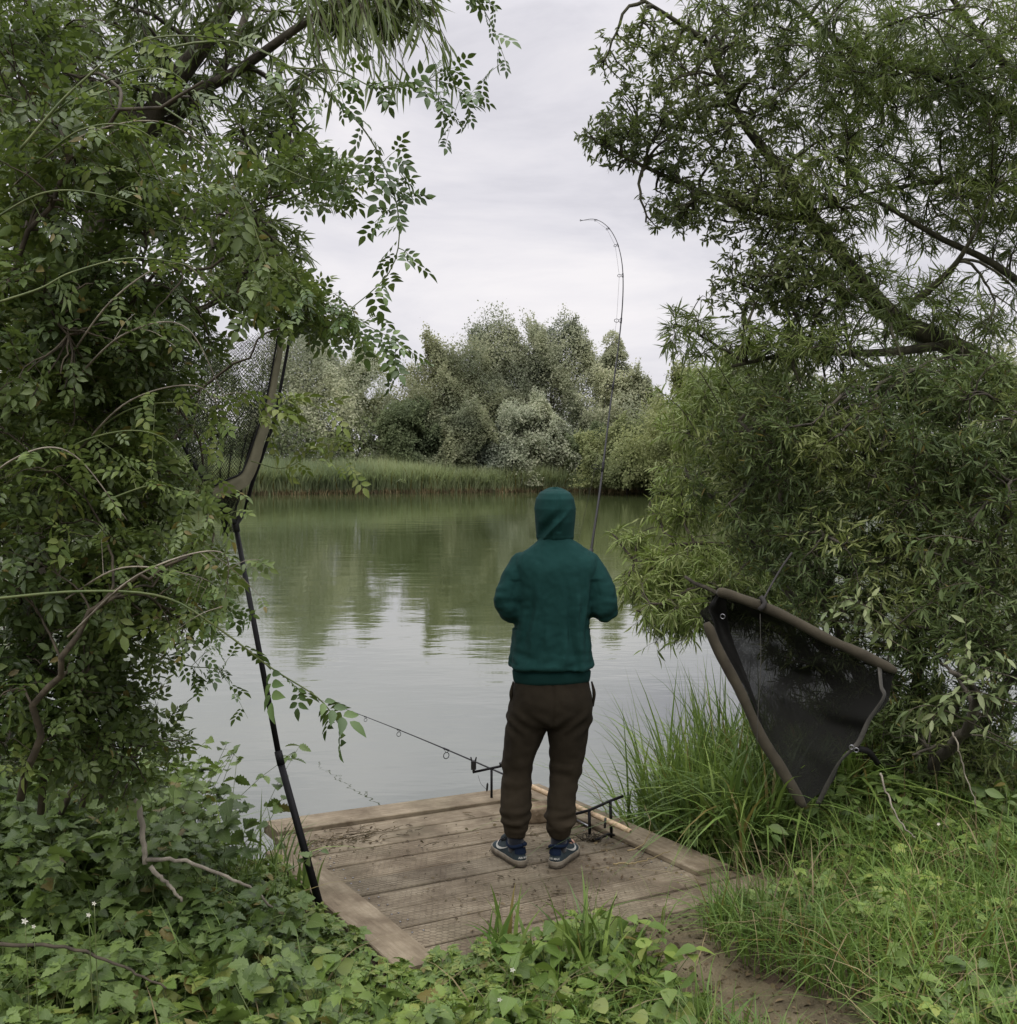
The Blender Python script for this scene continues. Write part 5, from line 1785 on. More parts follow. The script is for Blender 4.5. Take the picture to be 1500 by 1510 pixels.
shoot(rb_, [at(-30, 885, 2.6), at(120, 872, 2.6), at(240, 880, 2.62), at(320, 925, 2.65), at(400, 985, 2.7), at(470, 1030, 2.75), at(505, 1075, 2.78)], .0042, 10, .075, lo=.55)
shoot(rb_, [at(150, 90, 3.2), at(330, 60, 3.2), at(430, 100, 3.2), at(510, 160, 3.2), at(560, 230, 3.2), at(588, 320, 3.2), at(575, 400, 3.2), at(500, 470, 3.2)], .0042, 22, .062, lo=.35, twigs=8)
shoot(rb_, [at(430, 100, 3.2), at(500, 105, 3.15), at(560, 130, 3.1), at(640, 118, 3.1), at(712, 148, 3.1)], .003, 16, .055, lo=.3, twigs=9)
shoot(rb_, [at(640, -60, 3.0), at(690, -20, 3.0), at(722, 30, 3.0), at(748, 96, 3.0)], .0022, 9, .055, lo=.2, twigs=3)
shoot(rb_, [at(400, 240, 3.4), at(470, 268, 3.4), at(530, 258, 3.35), at(600, 266, 3.3)], .003, 12, .062, lo=.3, twigs=6)
shoot(rb_, [at(330, 330, 3.4), at(420, 400, 3.4), at(480, 455, 3.4), at(540, 480, 3.35), at(590, 505, 3.3)], .003, 16, .058, lo=.3, twigs=12)
shoot(rb_, [at(230, 150, 2.9), at(310, 210, 2.8), at(360, 300, 2.8), at(395, 400, 2.8), at(400, 470, 2.8)], .003, 12, .062, lo=.2, mat='rose_leaf', twigs=5)
shoot(rb_, [at(150, 740, 2.8), at(230, 715, 2.8), at(290, 735, 2.8), at(328, 775, 2.8)], .003, 10, .055, lo=.3, mat='rose_leaf', twigs=10)
shoot(rb_, [at(200, 820, 3.1), at(270, 850, 3.1), at(320, 880, 3.1), at(345, 905, 3.1)], .0025, 8, .05, lo=.3, twigs=6)
shoot(rb_, [at(200, 950, 3.2), at(270, 980, 3.2), at(310, 985, 3.2), at(335, 990, 3.2)], .0025, 8, .045, lo=.3, twigs=7)
shoot(rb_, [at(0, 445, 2.4), at(60, 425, 2.4), at(110, 400, 2.4), at(200, 380, 2.45), at(300, 395, 2.5)], .0032, 5, .06, lo=.3, mat='rose_leaf')
shoot(rb_, [at(30, 220, 2.5), at(110, 130, 2.5), at(210, 60, 2.5), at(330, 58, 2.6), at(420, 90, 2.7)], .0035, 8, .065, lo=.2, mat='rose_leaf')
shoot(rb_, [at(360, 560, 3.2), at(385, 590, 3.2), at(410, 600, 3.2), at(440, 590, 3.2)], .0025, 7, .065, lo=.1, mat='osier_leaf', twigs=4)
shoot(rb_, [at(370, 680, 3.3), at(420, 690, 3.3), at(470, 660, 3.3), at(505, 650, 3.3)], .002, 6, .055, lo=.3, mat='osier_leaf', twigs=3)

for k in range(16):
    x0, y0 = RNG.uniform(-60, 120), RNG.uniform(150, 900)
    ln, d = RNG.uniform(160, 380), RNG.uniform(2.55, 3.0)
    rise = RNG.uniform(-120, 40)
    pts = [at(x0, y0 + 60, d + .2), at(x0 + ln * .3, y0 + rise * .5, d), at(x0 + ln * .65, y0 + rise, d), at(min(330, x0 + ln), y0 + rise + RNG.uniform(20, 120), d + .1)]
    shoot(rb_, pts, .0032, 5 + k % 4, .05, T_ROSE_FINE, 'rose_leaf' if k % 3 else 'young_rose', 'green_stem' if k % 2 else 'dead_wood', .3, twigs=k % 5)

# long willow strands that hang from the top left
ws = MB(); wsl = MB()
for k in range(26):
    x0 = RNG.uniform(440, 645); d = RNG.uniform(2.9, 3.6)
    ln = RNG.uniform(60, 150) * (1 if x0 < 600 else .9)
    P = spline([at(x0 - 60, -90, d), at(x0 - 15, -40, d), at(x0 + 8, ln * .35, d), at(x0 + 22 + RNG.uniform(-8, 20), ln, d)], 12)
    T = norm(np.gradient(P, axis=0))
    ws.tube(P, np.linspace(.0022, .0008, 12), 4)
    leaves_on(wsl, P[None], T[None], 11, T_THIN, .10, lo=.2, out=.5, along=.7, droop=.6, rand=.18, flat=.3)
st = ws.build('hanging_shoot', M['twig'], wl); wsl.build('leaves', M['willow_leaf'], st)

# --- right: leaning willow
wr_ = empty('willow_tree', tuple(at(1640, 1080, 7.2))); tag(wr_, 'leaning willow with a thick mossy limb and wide airy crown above the dense bush', 'tree')
g = Growth()
g.limb([at(1680, 1100, 7.4), at(1640, 860, 7.3), at(1580, 660, 7.1), at(1490, 565, 7.0), at(1400, 508, 6.9), at(1320, 470, 6.8), at(1258, 400, 6.7), at(1205, 330, 6.6), at(1150, 250, 6.5), at(1090, 170, 6.4), at(1040, 60, 6.3)], .115, .016, 34)
g.limb([at(1600, 620, 7.1), at(1540, 460, 7.0), at(1470, 392, 6.9), at(1385, 350, 6.8), at(1300, 300, 6.7), at(1235, 270, 6.6)], .036, .008, 18)
g.limb([at(1580, 640, 7.1), at(1590, 420, 7.2), at(1520, 300, 7.1), at(1440, 268, 7.0), at(1350, 272, 6.9), at(1260, 290, 6.8)], .036, .008, 18)
g.limb([at(1590, 420, 7.2), at(1560, 200, 7.1), at(1450, 60, 6.9), at(1350, -80, 6.7)], .045, .012)
g.limb([at(1560, 200, 7.1), at(1400, 120, 6.8), at(1250, 70, 6.6), at(1150, -20, 6.4)], .04, .012)
g.limb([at(1400, 508, 6.9), at(1300, 520, 6.6), at(1180, 520, 6.4), at(1080, 540, 6.3)], .035, .01)
g.limb([at(1205, 330, 6.6), at(1080, 300, 6.4), at(960, 250, 6.3), at(880, 210, 6.2)], .025, .006)
g.limb([at(1320, 470, 6.8), at(1400, 400, 6.5), at(1440, 340, 6.3)], .03, .01)
g.limb([at(1040, 60, 6.3), at(980, 20, 6.2), at(900, -30, 6.1)], .02, .006)
bl = [B(1390, 130, 6.8, 170, 160, .9, 3.0), B(1240, 110, 6.5, 120, 130, .7, 1.6), B(1200, 290, 6.5, 110, 90, .6, 1.2), B(1240, 440, 6.5, 110, 80, .6, .9), B(1420, 310, 6.9, 130, 60, .7, .8), B(1500, 200, 7.0, 120, 200, .8, 2.0), B(1150, 510, 6.3, 120, 40, .5, .7), B(1400, 470, 6.8, 120, 70, .6, .8), B(1010, 490, 6.3, 40, 45, .3, .15), B(1100, 20, 6.4, 130, 60, .5, .5)]
wmb = crown_bush(wr_, g, bl, 70, 520, 3900, spec('crack_leaf', tpl=T_THIN, size=.078, out=.55, along=.8, droop=.12, rand=.28, flat=.6, sizevar=.5), alt='osier_leaf', altsize=1.0, twig_leaf=12, wood_m='bark_green', hold=True)
# rounder, sparser leaf sprays toward the water
g.skel = []
bl = [B(1080, 130, 6.4, 110, 130, .6, 1.5), B(980, 190, 6.3, 110, 75, .45, 1.0), B(1080, 290, 6.4, 120, 70, .5, 1.1), B(1120, 420, 6.4, 90, 60, .5, .8), B(905, 205, 6.2, 62, 40, .3, .32), B(960, 80, 6.2, 90, 60, .4, .45), B(1000, 310, 6.3, 65, 40, .3, .28), B(1200, 400, 6.5, 90, 80, .5, .8), B(1300, 560, 6.2, 160, 40, .4, .6)]
crown_bush(wr_, g, bl, 60, 420, 1900, spec('spray_leaf', tpl=T_SAL, size=.043, out=.75, along=.6, droop=.05, rand=.4, flat=.6), twig_leaf=9, wood_m='bark_green', held=wmb, names=('branches', 'spray_twigs', 'leaf_sprays'))

# --- right: sallow bush behind the sling
sb_ = empty('willow_bush', tuple(at(1330, 1160, 5.8))); tag(sb_, 'dense dark grey green willow bush behind the black fish sling', 'bush')
g = Growth()
for P in ([at(1330, 1170, 5.8), at(1260, 980, 5.9), at(1190, 830, 6.0), at(1150, 720, 6.2), at(1090, 620, 6.4)],
          [at(1340, 1170, 5.8), at(1350, 900, 5.8), at(1330, 700, 5.8), at(1290, 580, 5.8)],
          [at(1360, 1180, 5.6), at(1440, 940, 5.5), at(1480, 760, 5.5), at(1500, 620, 5.5)],
          [at(1340, 1170, 5.8), at(1230, 1010, 6.1), at(1110, 900, 6.4), at(1010, 850, 6.6)],
          [at(1350, 1170, 5.5), at(1420, 1080, 5.0), at(1440, 1020, 4.8), at(1400, 990, 4.7)],
          [at(1370, 1170, 5.8), at(1560, 900, 5.7), at(1600, 700, 5.6)],
          [at(1335, 1170, 5.9), at(1180, 900, 6.4), at(1075, 760, 6.8), at(1010, 690, 7.0)]):
    g.limb(P, .035, .01, 18, .012)
bl = [B(1300, 650, 5.8, 160, 110, .6, 2.2), B(1150, 640, 6.3, 120, 90, .6, 1.6), B(1430, 720, 5.6, 150, 150, .6, 2.2), B(1290, 810, 5.8, 160, 110, .5, 2.0), B(1140, 790, 6.3, 100, 100, .5, 1.2), B(1430, 930, 5.4, 130, 110, .5, 1.6), B(1250, 960, 5.9, 130, 110, .4, 1.4), B(1400, 1080, 5.5, 150, 90, .5, 1.4), B(1090, 700, 6.8, 90, 80, .5, .9), B(1550, 850, 5.6, 120, 300, .6, 1.8), B(1300, 1080, 5.9, 120, 80, .4, 1.0), B(1420, 570, 5.8, 120, 50, .5, .9)]
crown_bush(sb_, g, bl, 80, 620, 6200, spec('sallow_leaf', tpl=T_WIL, size=.056, out=.75, along=.6, droop=.12, rand=.45, flat=.7, sizevar=.5), alt='young_sallow', altsize=1.0, twig_leaf=12)
for pts, m_ in (([at(1480, 1090, 4.9), at(1420, 1060, 4.8), at(1370, 1040, 4.75), at(1330, 1052, 4.7)], 'pale_leaf'), ([at(1500, 1040, 4.8), at(1440, 1020, 4.7), at(1390, 1025, 4.65)], 'pale_leaf'), ([at(1500, 1000, 4.9), at(1450, 985, 4.8), at(1420, 960, 4.8)], 'pale_leaf'), ([at(1330, 930, 5.0), at(1290, 900, 4.95), at(1240, 880, 4.9)], 'pale_leaf'), ([at(1340, 960, 5.0), at(1280, 925, 5.0), at(1225, 915, 4.95)], 'pale_leaf'), ([at(1480, 880, 5.0), at(1430, 860, 4.9), at(1380, 870, 4.9)], 'sallow_leaf'), ([at(1450, 800, 5.1), at(1390, 790, 5.0), at(1340, 800, 5.0)], 'sallow_leaf')):
    shoot(sb_, pts, .004, 16, .075, T_SAL, m_, 'twig', .1, twigs=9)

for (x0, y0, x1, y1, d, m_) in ((1030, 545, 985, 500, 7.0, 'spray_leaf'), (1060, 540, 1035, 478, 6.9, 'spray_leaf'), (1100, 545, 1070, 500, 6.8, 'spray_leaf'), (1010, 610, 965, 575, 7.2, 'osier_leaf'), (1030, 650, 985, 640, 7.2, 'osier_leaf'), (1150, 570, 1120, 525, 6.6, 'osier_leaf'), (1240, 560, 1225, 505, 6.2, 'sallow_leaf'), (1020, 700, 985, 690, 7.2, 'osier_leaf'), (1330, 560, 1300, 500, 6.0, 'sallow_leaf'), (1430, 540, 1400, 480, 6.0, 'sallow_leaf')):
    shoot(sb_, [at(x0 + 30, y0 + 50, d), at(x0, y0, d), at((x0 + x1) / 2 - 5, (y0 + y1) / 2 - 8, d), at(x1, y1, d)], .004, 20, .085, T_WIL, m_, 'twig', .1, twigs=8)

# --- right: pale osier drooping over the water
ob = empty('osier_bush', tuple(at(1180, 900, 9.0))); tag(ob, 'yellow green osier bush drooping over the water beside the person', 'bush')
g = Growth()
for P in ([at(1230, 900, 9.0), at(1150, 760, 9.2), at(1080, 680, 9.3), at(1020, 640, 9.4)],
          [at(1230, 900, 9.0), at(1120, 820, 8.9), at(1020, 800, 8.8), at(940, 830, 8.6)],
          [at(1230, 900, 9.0), at(1160, 680, 9.4), at(1100, 580, 9.5), at(1040, 560, 9.6)],
          [at(1220, 900, 8.6), at(1100, 860, 8.3), at(1000, 880, 8.0), at(940, 900, 7.8)]):
    g.limb(P, .03, .008, 16, .02)
bl = [B(1060, 620, 9.4, 90, 70, .8, 1.5), B(1140, 700, 9.2, 110, 120, .8, 1.6), B(1060, 850, 8.6, 120, 55, .7, 1.5), B(970, 850, 8.5, 65, 45, .5, .55), B(1010, 740, 9.2, 55, 60, .5, .35), B(1130, 880, 8.4, 90, 60, .6, 1.0), B(930, 800, 8.8, 40, 25, .3, .10), B(1000, 910, 8.0, 60, 40, .4, .4), B(1090, 560, 9.6, 90, 40, .6, .7)]
crown_bush(ob, g, bl, 40, 300, 2400, spec('osier_leaf', tpl=T_THIN, size=.11, out=.6, along=.7, droop=.4, rand=.35, flat=.7), twig_leaf=13, wood_m='twig')

for (x0, y0, x1, y1, d) in ((1000, 740, 965, 730, 9.2), (1010, 800, 930, 800, 8.8), (985, 830, 905, 855, 8.6), (990, 860, 915, 890, 8.4), (1010, 890, 930, 925, 8.0), (1020, 900, 965, 950, 7.8), (1050, 900, 1010, 955, 7.6), (1010, 700, 960, 690, 9.4), (1000, 770, 940, 765, 9.0)):
    shoot(ob, [at(x0 + 50, y0 - 12, d), at(x0, y0 - 8, d), at((x0 + x1) / 2, (y0 + y1) / 2 - 10, d), at(x1, y1, d)], .004, 22, .11, T_WIL, 'osier_leaf', 'twig', .1, twigs=9)

# ------------------------------------------------------------------ sedge by the platform
def on_ground(n, x0, x1, y0, y1, cond=None):
    x = RNG.uniform(x0, x1, n); y = RNG.uniform(y0, y1, n)
    if cond is not None:
        k = cond(x, y); x, y = x[k], y[k]
    return np.stack([x, y, zg(x, y)], -1)


def off_deck(x, y, mrg=0.03):
    u, v = deck_uv(x, y)
    return ~((u > -mrg) & (u < DW + mrg) & (v > -mrg) & (v < DL + mrg * .5))


def by_water(x, y):
    return off_deck(x, y, .05) & (shore(x) - y > -.75) & (shore(x) - y < .85) & (deck_uv(x, y)[0] > DW * .8)


P = on_ground(15000, .25, 3.0, 4.6, 7.0, lambda x, y: by_water(x, y) & (nse(x, y, 1.6, 21) + .45 > RNG.random(len(x)) * .8))
P[:, 2] = np.maximum(P[:, 2], WATER_Z - .25)
n = len(P)
hh = (.30 + .48 * RNG.random(n)) * np.interp(shore(P[:, 0]) - P[:, 1], [-.7, -.2, .7], [1.35, 1.2, .85]) + np.maximum(0, WATER_Z - P[:, 2])
mb = MB(); blades(mb, P, hh, rnd(n)[:, :2] * .36 + (-.05, -.16), (.0055 + .0065 * RNG.random(n)), .9, 7)
k = on_ground(2600, .75, 2.3, 4.85, 6.2, lambda x, y: by_water(x, y) & off_deck(x, y, .14)); n = len(k)
blades(mb, k, .40 + .48 * RNG.random(n), rnd(n)[:, :2] * .45 + (-.12, -.25), .008 + .006 * RNG.random(n), .9, 8)
tag(mb.build('sedge', M['sedge']), 'tall bright green sedge growing at the water beside the platform', 'sedge', kind='stuff')
P = on_ground(500, .3, 2.0, 5.0, 6.9, lambda x, y: off_deck(x, y, .05) & (shore(x) - y > -.8) & (shore(x) - y < .1) & (deck_uv(x, y)[0] > DW * .75))
n = len(P)
mb = MB(); blades(mb, P, .75 + .6 * RNG.random(n), rnd(n)[:, :2] * .28 + (-.1, -.05), .0035 + .002 * RNG.random(n), .8, 7)
tag(mb.build('reed_stems', M['sedge']), 'thin dark reed stems standing in the water behind the sedge', 'reeds', kind='stuff')

# left bank: grasses and herbs under the rose bush
P = on_ground(2600, -3.2, -.9, 3.4, 6.4, lambda x, y: off_deck(x, y, .02) & (shore(x) - y > -.1))
n = len(P)
mb = MB(); blades(mb, P, .16 + .30 * RNG.random(n), rnd(n)[:, :2] * .45, .004 + .003 * RNG.random(n), .8, 6)
tag(mb.build('bank_grass', M['sedge']), 'dark grass on the bank below the rose bush', 'grass', kind='stuff')


def herbs(name, mat, P, hmin, hmax, tpl, size, leaves, label, cat, lean=.35, stem_r=.0022, tilt=.45, size_v=.35):
    """leafy stems: each base point carries a stem with a few leaves; P (n,3)"""
    n = len(P)
    h = hmin + (hmax - hmin) * RNG.random(n)
    ld = rnd(n)[:, :2] * lean
    top = P + np.stack([ld[:, 0] * h, ld[:, 1] * h, h], -1)
    t = np.linspace(0, 1, 5)[None, :, None]
    mid = (P + top) / 2 + np.stack([-ld[:, 0] * h * .15, -ld[:, 1] * h * .15, h * .08], -1)
    Q = (1 - t) ** 2 * P[:, None] + 2 * t * (1 - t) * mid[:, None] + t * t * top[:, None]
    mb = MB(); wood(mb, Q, stem_r, stem_r * .5, 4)
    ns = mb
    lv = MB()
    for k in range(leaves):
        q = 1 - k * .8 / max(leaves, 1) * RNG.random(n)
        f = np.clip(q * 4, 0, 3.999); i = f.astype(int); w_ = (f - i)[:, None]
        pos = Q[np.arange(n), i] * (1 - w_) + Q[np.arange(n), i + 1] * w_
        a = RNG.random(n) * 2 * math.pi
        A = np.stack([np.cos(a), np.sin(a), .25 - .6 * RNG.random(n)], -1)
        N = np.array([0, 0, 1.0]) + rnd(n, tilt)
        scatter(lv, tpl, pos, A, N, size * (1 + size_v * (2 * RNG.random(n) - 1)))
    o = lv.build(name, M[mat])
    tag(o, label, cat, kind='stuff')
    s = ns.build('stems', M['green_stem'], o)
    return o


def zone_left(x, y):
    return off_deck(x, y, .01) & (path_dist(x, y) > .25) & (x < .75 + .15 * np.sin(y * 5)) & (y < 4.6)


def clear(x, y, c):
    """keep the boards in view: nothing tall within c of the platform"""
    u, v = deck_uv(x, y)
    return ~((u > -.20 - c) & (u < DW + .4) & (v > -.2) & (v < DL + c))


# low carpet, taller leaves, nettles
P = on_ground(7500, -2.6, .9, 2.5, 4.6, lambda x, y: zone_left(x, y) & clear(x, y, .0))
herbs('ground_cover', 'herb_leaf', P, .02, .10, T_LOBE, .048, 3, 'low bright green leafy ground cover in front of the platform', 'ground cover')
P = on_ground(1500, -2.6, .62, 2.45, 4.3, lambda x, y: zone_left(x, y) & clear(x, y, .20) & (nse(x, y, 1.4, 4) > -.05))
herbs('bindweed', 'herb_leaf', P, .05, .20, T_HEART, .060, 3, 'broad heart shaped bindweed leaves among the low plants at the front', 'ground cover', size_v=.5)
P = on_ground(900, -2.8, .2, 2.5, 4.6, lambda x, y: zone_left(x, y) & clear(x, y, .22) & (nse(x, y, 1.7, 14) > .0))
herbs('ground_elder', 'herb_leaf', P, .08, .24, T_TRIT, .078, 2, 'three part leaves of ground elder mixed through the plants at the front', 'ground cover', size_v=.45)
P = on_ground(1000, -2.8, -.35, 2.7, 4.8, lambda x, y: zone_left(x, y) & clear(x, y, .3) & (x < -.55 + .3 * np.sin(y * 3)))
herbs('bramble', 'bramble_leaf', P, .08, .30, T_TRIT, .088, 3, 'dark bramble leaves on the left of the bank', 'bramble', size_v=.45)
P = on_ground(1100, -3.2, -1.15, 3.6, 5.6, lambda x, y: clear(x, y, .25) & (shore(x) - y > .05))
herbs('nettles', 'bramble_leaf', P, .15, .60, T_TOOTH, .06, 9, 'leafy dark nettles along the left side of the bank', 'nettles', size_v=.5)
P = on_ground(6500, -2.8, .9, 2.45, 4.8, lambda x, y: zone_left(x, y) & clear(x, y, .06))
n = len(P)
mb = MB(); blades(mb, P, (.08 + .22 * RNG.random(n) ** 1.5) * np.where(clear(P[:, 0], P[:, 1], .25), 1, .5), rnd(n)[:, :2] * .5, .0025 + .003 * RNG.random(n), .8, 6)
tag(mb.build('field_grass', M['grass']), 'thin grass blades growing up through the leafy plants at the front left', 'grass', kind='stuff')
P = on_ground(260, -2.4, .6, 2.5, 4.2, lambda x, y: zone_left(x, y) & clear(x, y, .2))
n = len(P)
mb = MB(); blades(mb, P, .15 + .25 * RNG.random(n), rnd(n)[:, :2] * .8, .002 + .002 * RNG.random(n), .9, 6)
tag(mb.build('dry_stems', M['dry_grass']), 'dry straw stems among the leafy plants at the front left', 'dead stems', kind='stuff')

# right side: rough grass with herbs through it
def zone_right(x, y):
    return off_deck(x, y, .07) & (path_dist(x, y) > .17 + .10 * np.sin(y * 7 + x * 3)) & (x > .4) & (shore(x) - y > -.05) & (deck_uv(x, y)[1] > .9)


P = on_ground(30000, .6, 4.2, 2.5, 6.2, zone_right)
n = len(P)
near = np.where(off_deck(P[:, 0], P[:, 1], .28), 1, .45)
mb = MB(); blades(mb, P, near * (.11 + .26 * RNG.random(n)) * (1 + .5 * nse(P[:, 0], P[:, 1], 1.8, 11)), rnd(n)[:, :2] * .5 + (-.18, -.10), .0026 + .0026 * RNG.random(n), .8, 5)
tag(mb.build('grass', M['grass']), 'rough green grass right of the path and platform', 'grass', kind='stuff')
P = on_ground(1000, .9, 4.0, 2.5, 5.4, zone_right)
n = len(P)
mb = MB(); blades(mb, P, .25 + .25 * RNG.random(n), rnd(n)[:, :2] * .6 + (-.3, -.15), .0022 + .002 * RNG.random(n), .9, 6)
tag(mb.build('dry_grass', M['dry_grass']), 'thin straw coloured grass stems lying through the green grass', 'grass', kind='stuff')
P = on_ground(2600, .85, 4.2, 2.4, 5.8, lambda x, y: zone_right(x, y) & (nse(x, y, 1.6, 30) > -.05))
herbs('weeds', 'herb_leaf', P, .05, .2, T_LOBE, .052, 3, 'small leafy weeds growing through the grass on the right', 'weeds')
P = on_ground(800, .95, 4.2, 2.3, 3.3, lambda x, y: zone_right(x, y))
herbs('verge_leaves', 'bramble_leaf', P, .04, .2, T_TOOTH, .065, 4, 'darker broad leaves at the foot of the grass by the path', 'weeds')
P = on_ground(700, 1.2, 3.6, 4.7, 6.0, zone_right)
herbs('bank_weeds', 'bramble_leaf', P, .1, .3, T_LEAF, .075, 5, 'dark leafy weeds below the fish sling', 'weeds')

# scattered short grass along the path edge and before the platform
P = on_ground(1100, -.4, 1.2, 2.6, 4.5, lambda x, y: off_deck(x, y, .05) & (path_dist(x, y) > .22) & (RNG.random(len(x)) < .75))
n = len(P)
mb = MB(); blades(mb, P, .05 + .14 * RNG.random(n), rnd(n)[:, :2] * .5, .003, .7, 5)
tag(mb.build('verge_grass', M['grass']), 'short grass blades at the edge of the path before the platform', 'grass', kind='stuff')


def tuft(name, base, n, h, lean, wd, mat, label, cat, group=None, spread=.04, bias=(0, 0)):
    b = np.asarray(base, float); P = np.tile(b, (n, 1)) + np.concatenate([rnd(n, spread)[:, :2], np.zeros((n, 1))], 1)
    P[:, 2] = zg(P[:, 0], P[:, 1]) - .01
    mb = MB(); blades(mb, P, h * (.45 + .6 * RNG.random(n)), rnd(n)[:, :2] * lean + bias, wd * (.7 + .6 * RNG.random(n)), .8, 7)
    o = mb.build(name, M[mat]); tag(o, label, cat, group); return o


def gp(px, py, z=0.04):
    p_ = ray_plane(px, py, 0, 0, z); p_[2] = float(zg(p_[0], p_[1])); return p_


tuft('grass_tuft', gp(862, 1440), 34, .46, .22, .008, 'sedge', 'tall upright tuft of broad grass blades in front of the middle of the platform', 'grass tuft', spread=.05)
tuft('grass_tuft', gp(745, 1425), 22, .36, .25, .010, 'grass', 'small tuft of pale broad blades before the platform, left of the tall upright tuft', 'grass tuft', spread=.045)
tuft('grass_tuft', gp(935, 1455), 40, .34, .4, .006, 'grass', 'low spreading tuft of grass beside the trodden path', 'grass tuft', spread=.05)
tuft('grass_tuft', gp(1270, 1250), 90, .42, .5, .0045, 'sedge', 'fine arching tussock of grass below the fish sling', 'grass tuft', spread=.06, bias=(-.3, -.1))
tuft('grass_tuft', gp(1390, 1480), 60, .30, .7, .006, 'dry_grass', 'straw coloured tuft of long grass sprawling over the bottom right corner', 'grass tuft', spread=.06, bias=(-.2, -.2))
tuft('grass_tuft', gp(1330, 1360), 30, .30, .5, .008, 'grass', 'green tuft with wide blades in the middle of the right hand grass', 'grass tuft', spread=.04, bias=(-.2, 0))
tuft('reed_plant', gp(1490, 1230), 14, .62, .45, .016, 'sedge', 'broad bladed reed plant at the right edge beside the dark bush', 'reed plant', spread=.03, bias=(-.1, 0))
tuft('grass_tuft', gp(205, 1500), 60, .20, .8, .006, 'dry_grass', 'dead brown tuft of grass in the bottom left foreground', 'grass tuft', spread=.06)
tuft('iris_plant', gp(450, 1322), 9, .26, .18, .014, 'sedge', 'clump of upright dark blades beside the foot of the landing net', 'iris plant', spread=.03)

# ------------------------------------------------------------------ litter, sticks, flowers
x = RNG.uniform(.3, 1.6, 4200); y = RNG.uniform(2.8, 4.8, 4200)
k = off_deck(x, y, .0) & (path_dist(x, y) < .6); x, y = x[k], y[k]
pos = np.stack([x, y, zg(x, y) + .012], -1); n = len(pos)
mb = MB(); scatter(mb, T_ELL, pos, rnd(n) * (1, 1, .25), rnd(n, .6) + (0, 0, 1), .008 + .03 * RNG.random(n) ** 2)
# on the boards
u = np.concatenate([RNG.uniform(.2, DW - .2, 260), RNG.normal(1.25, .14, 170), RNG.normal(.16, .14, 220), RNG.uniform(.3, 1.3, 120)])
v = np.concatenate([RNG.uniform(.25, DL - .05, 260), RNG.normal(1.0, .22, 170), RNG.normal(.42, .10, 220), RNG.normal(1.5, .15, 120)])
k = (u > .01) & (u < DW - .01) & (v > .02) & (v < DL - .03); u, v = u[k], v[k]
lift = np.where((u < LB1) | (u > RB0), .039, .006) + np.where(v < .205, .02, 0)
pos = np.array([deck_pt(a, b_, h_) for a, b_, h_ in zip(u, v, lift)]); n = len(pos)
scatter(mb, T_ELL, pos, rnd(n) * (1, 1, .15), rnd(n, .35) + (0, 0, 1), .008 + .022 * RNG.random(n) ** 2)
tag(mb.build('leaf_litter', M['litter']), 'scattered dry leaf litter on the path and on the boards', 'leaf litter', kind='stuff')
# twiggy debris on the boards
mb = MB()
for k in range(150):
    if k < 75:
        uu, vv = random.gauss(.24, .14), random.gauss(.42, .07)
    elif k < 110:
        uu, vv = random.gauss(1.32, .09), random.gauss(.86, .12)
    else:
        uu, vv = random.uniform(.3, 1.4), random.uniform(.3, 1.95)
    if not (.02 < uu < DW - .02 and .22 < vv < DL - .03):
        continue
    a = random.gauss(.1, .7); l = random.uniform(.02, .09)
    hh = .042 if (uu < LB1 or uu > RB0) else .008
    p0 = deck_pt(uu, vv, hh); p1 = deck_pt(uu + l * math.cos(a), vv + l * math.sin(a), hh + random.uniform(0, .008))
    mb.tube([p0, (p0 + p1) / 2 + (random.gauss(0, .006), random.gauss(0, .006), .002), p1], [.0018, .0016, .001], 5)
tag(mb.build('twig_debris', M['litter']), 'small broken twigs and stems strewn over the boards', 'debris', kind='stuff')


def stick(pts, r0, r1, label, mat='dead_wood', forks=()):
    mb = MB(); P = spline(pts, 20); P[1:-1] += rnd(18, .003); mb.tube(P, np.linspace(r0, r1, 20), 7)
    for i_, e in forks:
        mb.tube(spline([P[i_], (P[i_] + e) / 2 + (0, 0, .01), e], 8), np.linspace(r1 * 1.4, r1 * .6, 8), 6)
    o = mb.build('dead_stick', M[mat]); tag(o, label, 'stick', 'dead sticks lying on the bank'); return o


stick([at(186, 1158, 3.75), at(205, 1190, 3.72), at(212, 1240, 3.70), at(214, 1275, 3.7)], .012, .009, 'pale upright dead branch rising from the plants below the rose bush')
stick([at(216, 1268, 3.7), at(270, 1270, 3.68), at(330, 1290, 3.66), at(370, 1310, 3.7), at(402, 1338, 3.75)], .008, .004, 'thin pale branch arching over the plants towards the landing net foot')
stick([at(222, 1278, 3.62), at(245, 1300, 3.6), at(268, 1330, 3.6)], .009, .005, 'short grey stub of branch under the arching pale branch')
stick([at(0, 1392, 2.95), at(100, 1398, 2.95), at(190, 1430, 2.95), at(245, 1458, 2.95)], .006, .003, 'long thin brown stem lying across the leaves at the bottom left', 'twig')
stick([gp(985, 1500), gp(1010, 1462) + (0, 0, .05), gp(1030, 1432) + (0, 0, .10), gp(1042, 1405) + (0, 0, .13)], .004, .0015, 'thin straw stalk leaning over the path from the low grass', 'dry_grass')
stick([gp(1035, 1468) + (0, 0, .01), gp(1075, 1482) + (0, 0, .015), gp(1115, 1500) + (0, 0, .012)], .008, .004, 'brown stick lying flat on the bare soil of the path', 'twig')
stick([at(1298, 1140, 4.6), at(1312, 1180, 4.55), at(1330, 1215, 4.5), at(1350, 1235, 4.45)], .005, .0025, 'bare pale stem bending down from the strap of the fish sling', 'dead_wood')
stick([at(1405, 1080, 4.5), at(1420, 1130, 4.5), at(1440, 1190, 4.5)], .004, .0025, 'straight bare pale twig in front of the dark bush', 'dead_wood')
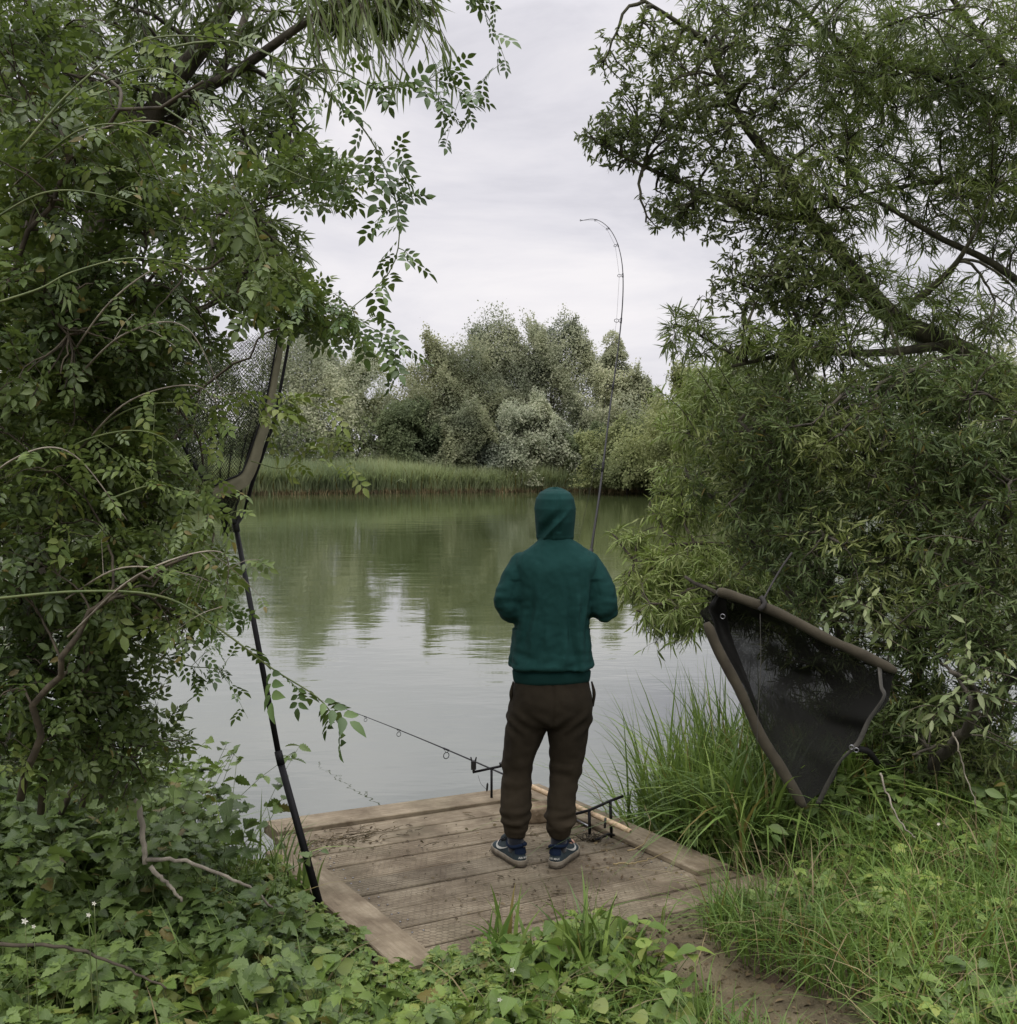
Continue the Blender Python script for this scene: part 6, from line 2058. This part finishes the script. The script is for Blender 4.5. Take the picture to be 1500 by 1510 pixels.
stick([deck_pt(1.33, 1.33, .05), deck_pt(1.46, 1.30, .06), deck_pt(1.60, 1.18, .10), deck_pt(1.66, 1.06, .16)], .0035, .0018, 'dry straw stalk on the right edge board of the platform', 'dry_grass')
stick([deck_pt(1.22, 1.36, .012), deck_pt(1.36, 1.40, .014), deck_pt(1.52, 1.42, .045)], .004, .002, 'pale twig lying on the boards near the front right corner', 'dry_grass')
# dark root clump at the foot of the back rest
mb = MB()
for k in range(26):
    a = random.uniform(0, 6.28); l = random.uniform(.03, .09)
    p0 = r0 + np.array([random.gauss(.01, .02), random.gauss(-.02, .015), .006]); p1 = p0 + np.array([l * math.cos(a), l * .6 * math.sin(a), random.uniform(.0, .035)])
    mb.tube(spline([p0, (p0 + p1) / 2 + (0, 0, .015), p1], 6), [.004, .003, .0015], 5)
tag(mb.build('root_clump', M['twig']), 'dark clump of dead roots at the foot of the back rod rest', 'root clump')

# small white flowers
def flower(px, py, d, label, r=.011):
    c = at(px, py, d); t = empty('flower', tuple(c)); tag(t, label, 'flower', 'small white flowers')
    mb = MB(); zb = float(zg(c[0], c[1])); mb.tube(spline([(c[0] + .01, c[1] + .02, zb), (c[0], c[1] + .012, (zb + c[2]) / 2), c], 8), [.0018, .0014, .0012], 5); mb.build('stem', M['green_stem'], t)
    mb = MB(); a = np.linspace(0, 2 * math.pi, 6)[:-1]
    A = np.stack([np.cos(a), np.full(5, -.35), np.sin(a)], -1); N = np.tile(np.array([0, -1.0, .4]), (5, 1))
    scatter(mb, T_ELL, np.tile(c, (5, 1)), A, N, r * 1.3); mb.build('petals', M['flower'], t)


for px, py, d, lab in ((139, 1332, 2.95, 'small white flower over the leaves below the rose bush, upper of a close pair'), (131, 1349, 2.93, 'small white flower over the leaves below the rose bush, lower of a close pair'),
                       (50, 1366, 2.85, 'white flower at the left edge among the bramble leaves'), (37, 1358, 2.9, 'white flower at the far left corner beside another'),
                       (756, 1430, 3.35, 'white flower in the low plants in front of the platform'), (737, 1474, 3.2, 'lone white flower close to the bottom edge, left of the path'),
                       (1384, 1215, 4.3, 'white flower at the edge of the dark bush on the right'), (1373, 1376, 3.7, 'tiny white flower in the grass on the right')):
    flower(px, py, d, lab, random.uniform(.005, .009))

print('objects', len(bpy.data.objects), 'verts', sum(len(m_.vertices) for m_ in bpy.data.meshes))
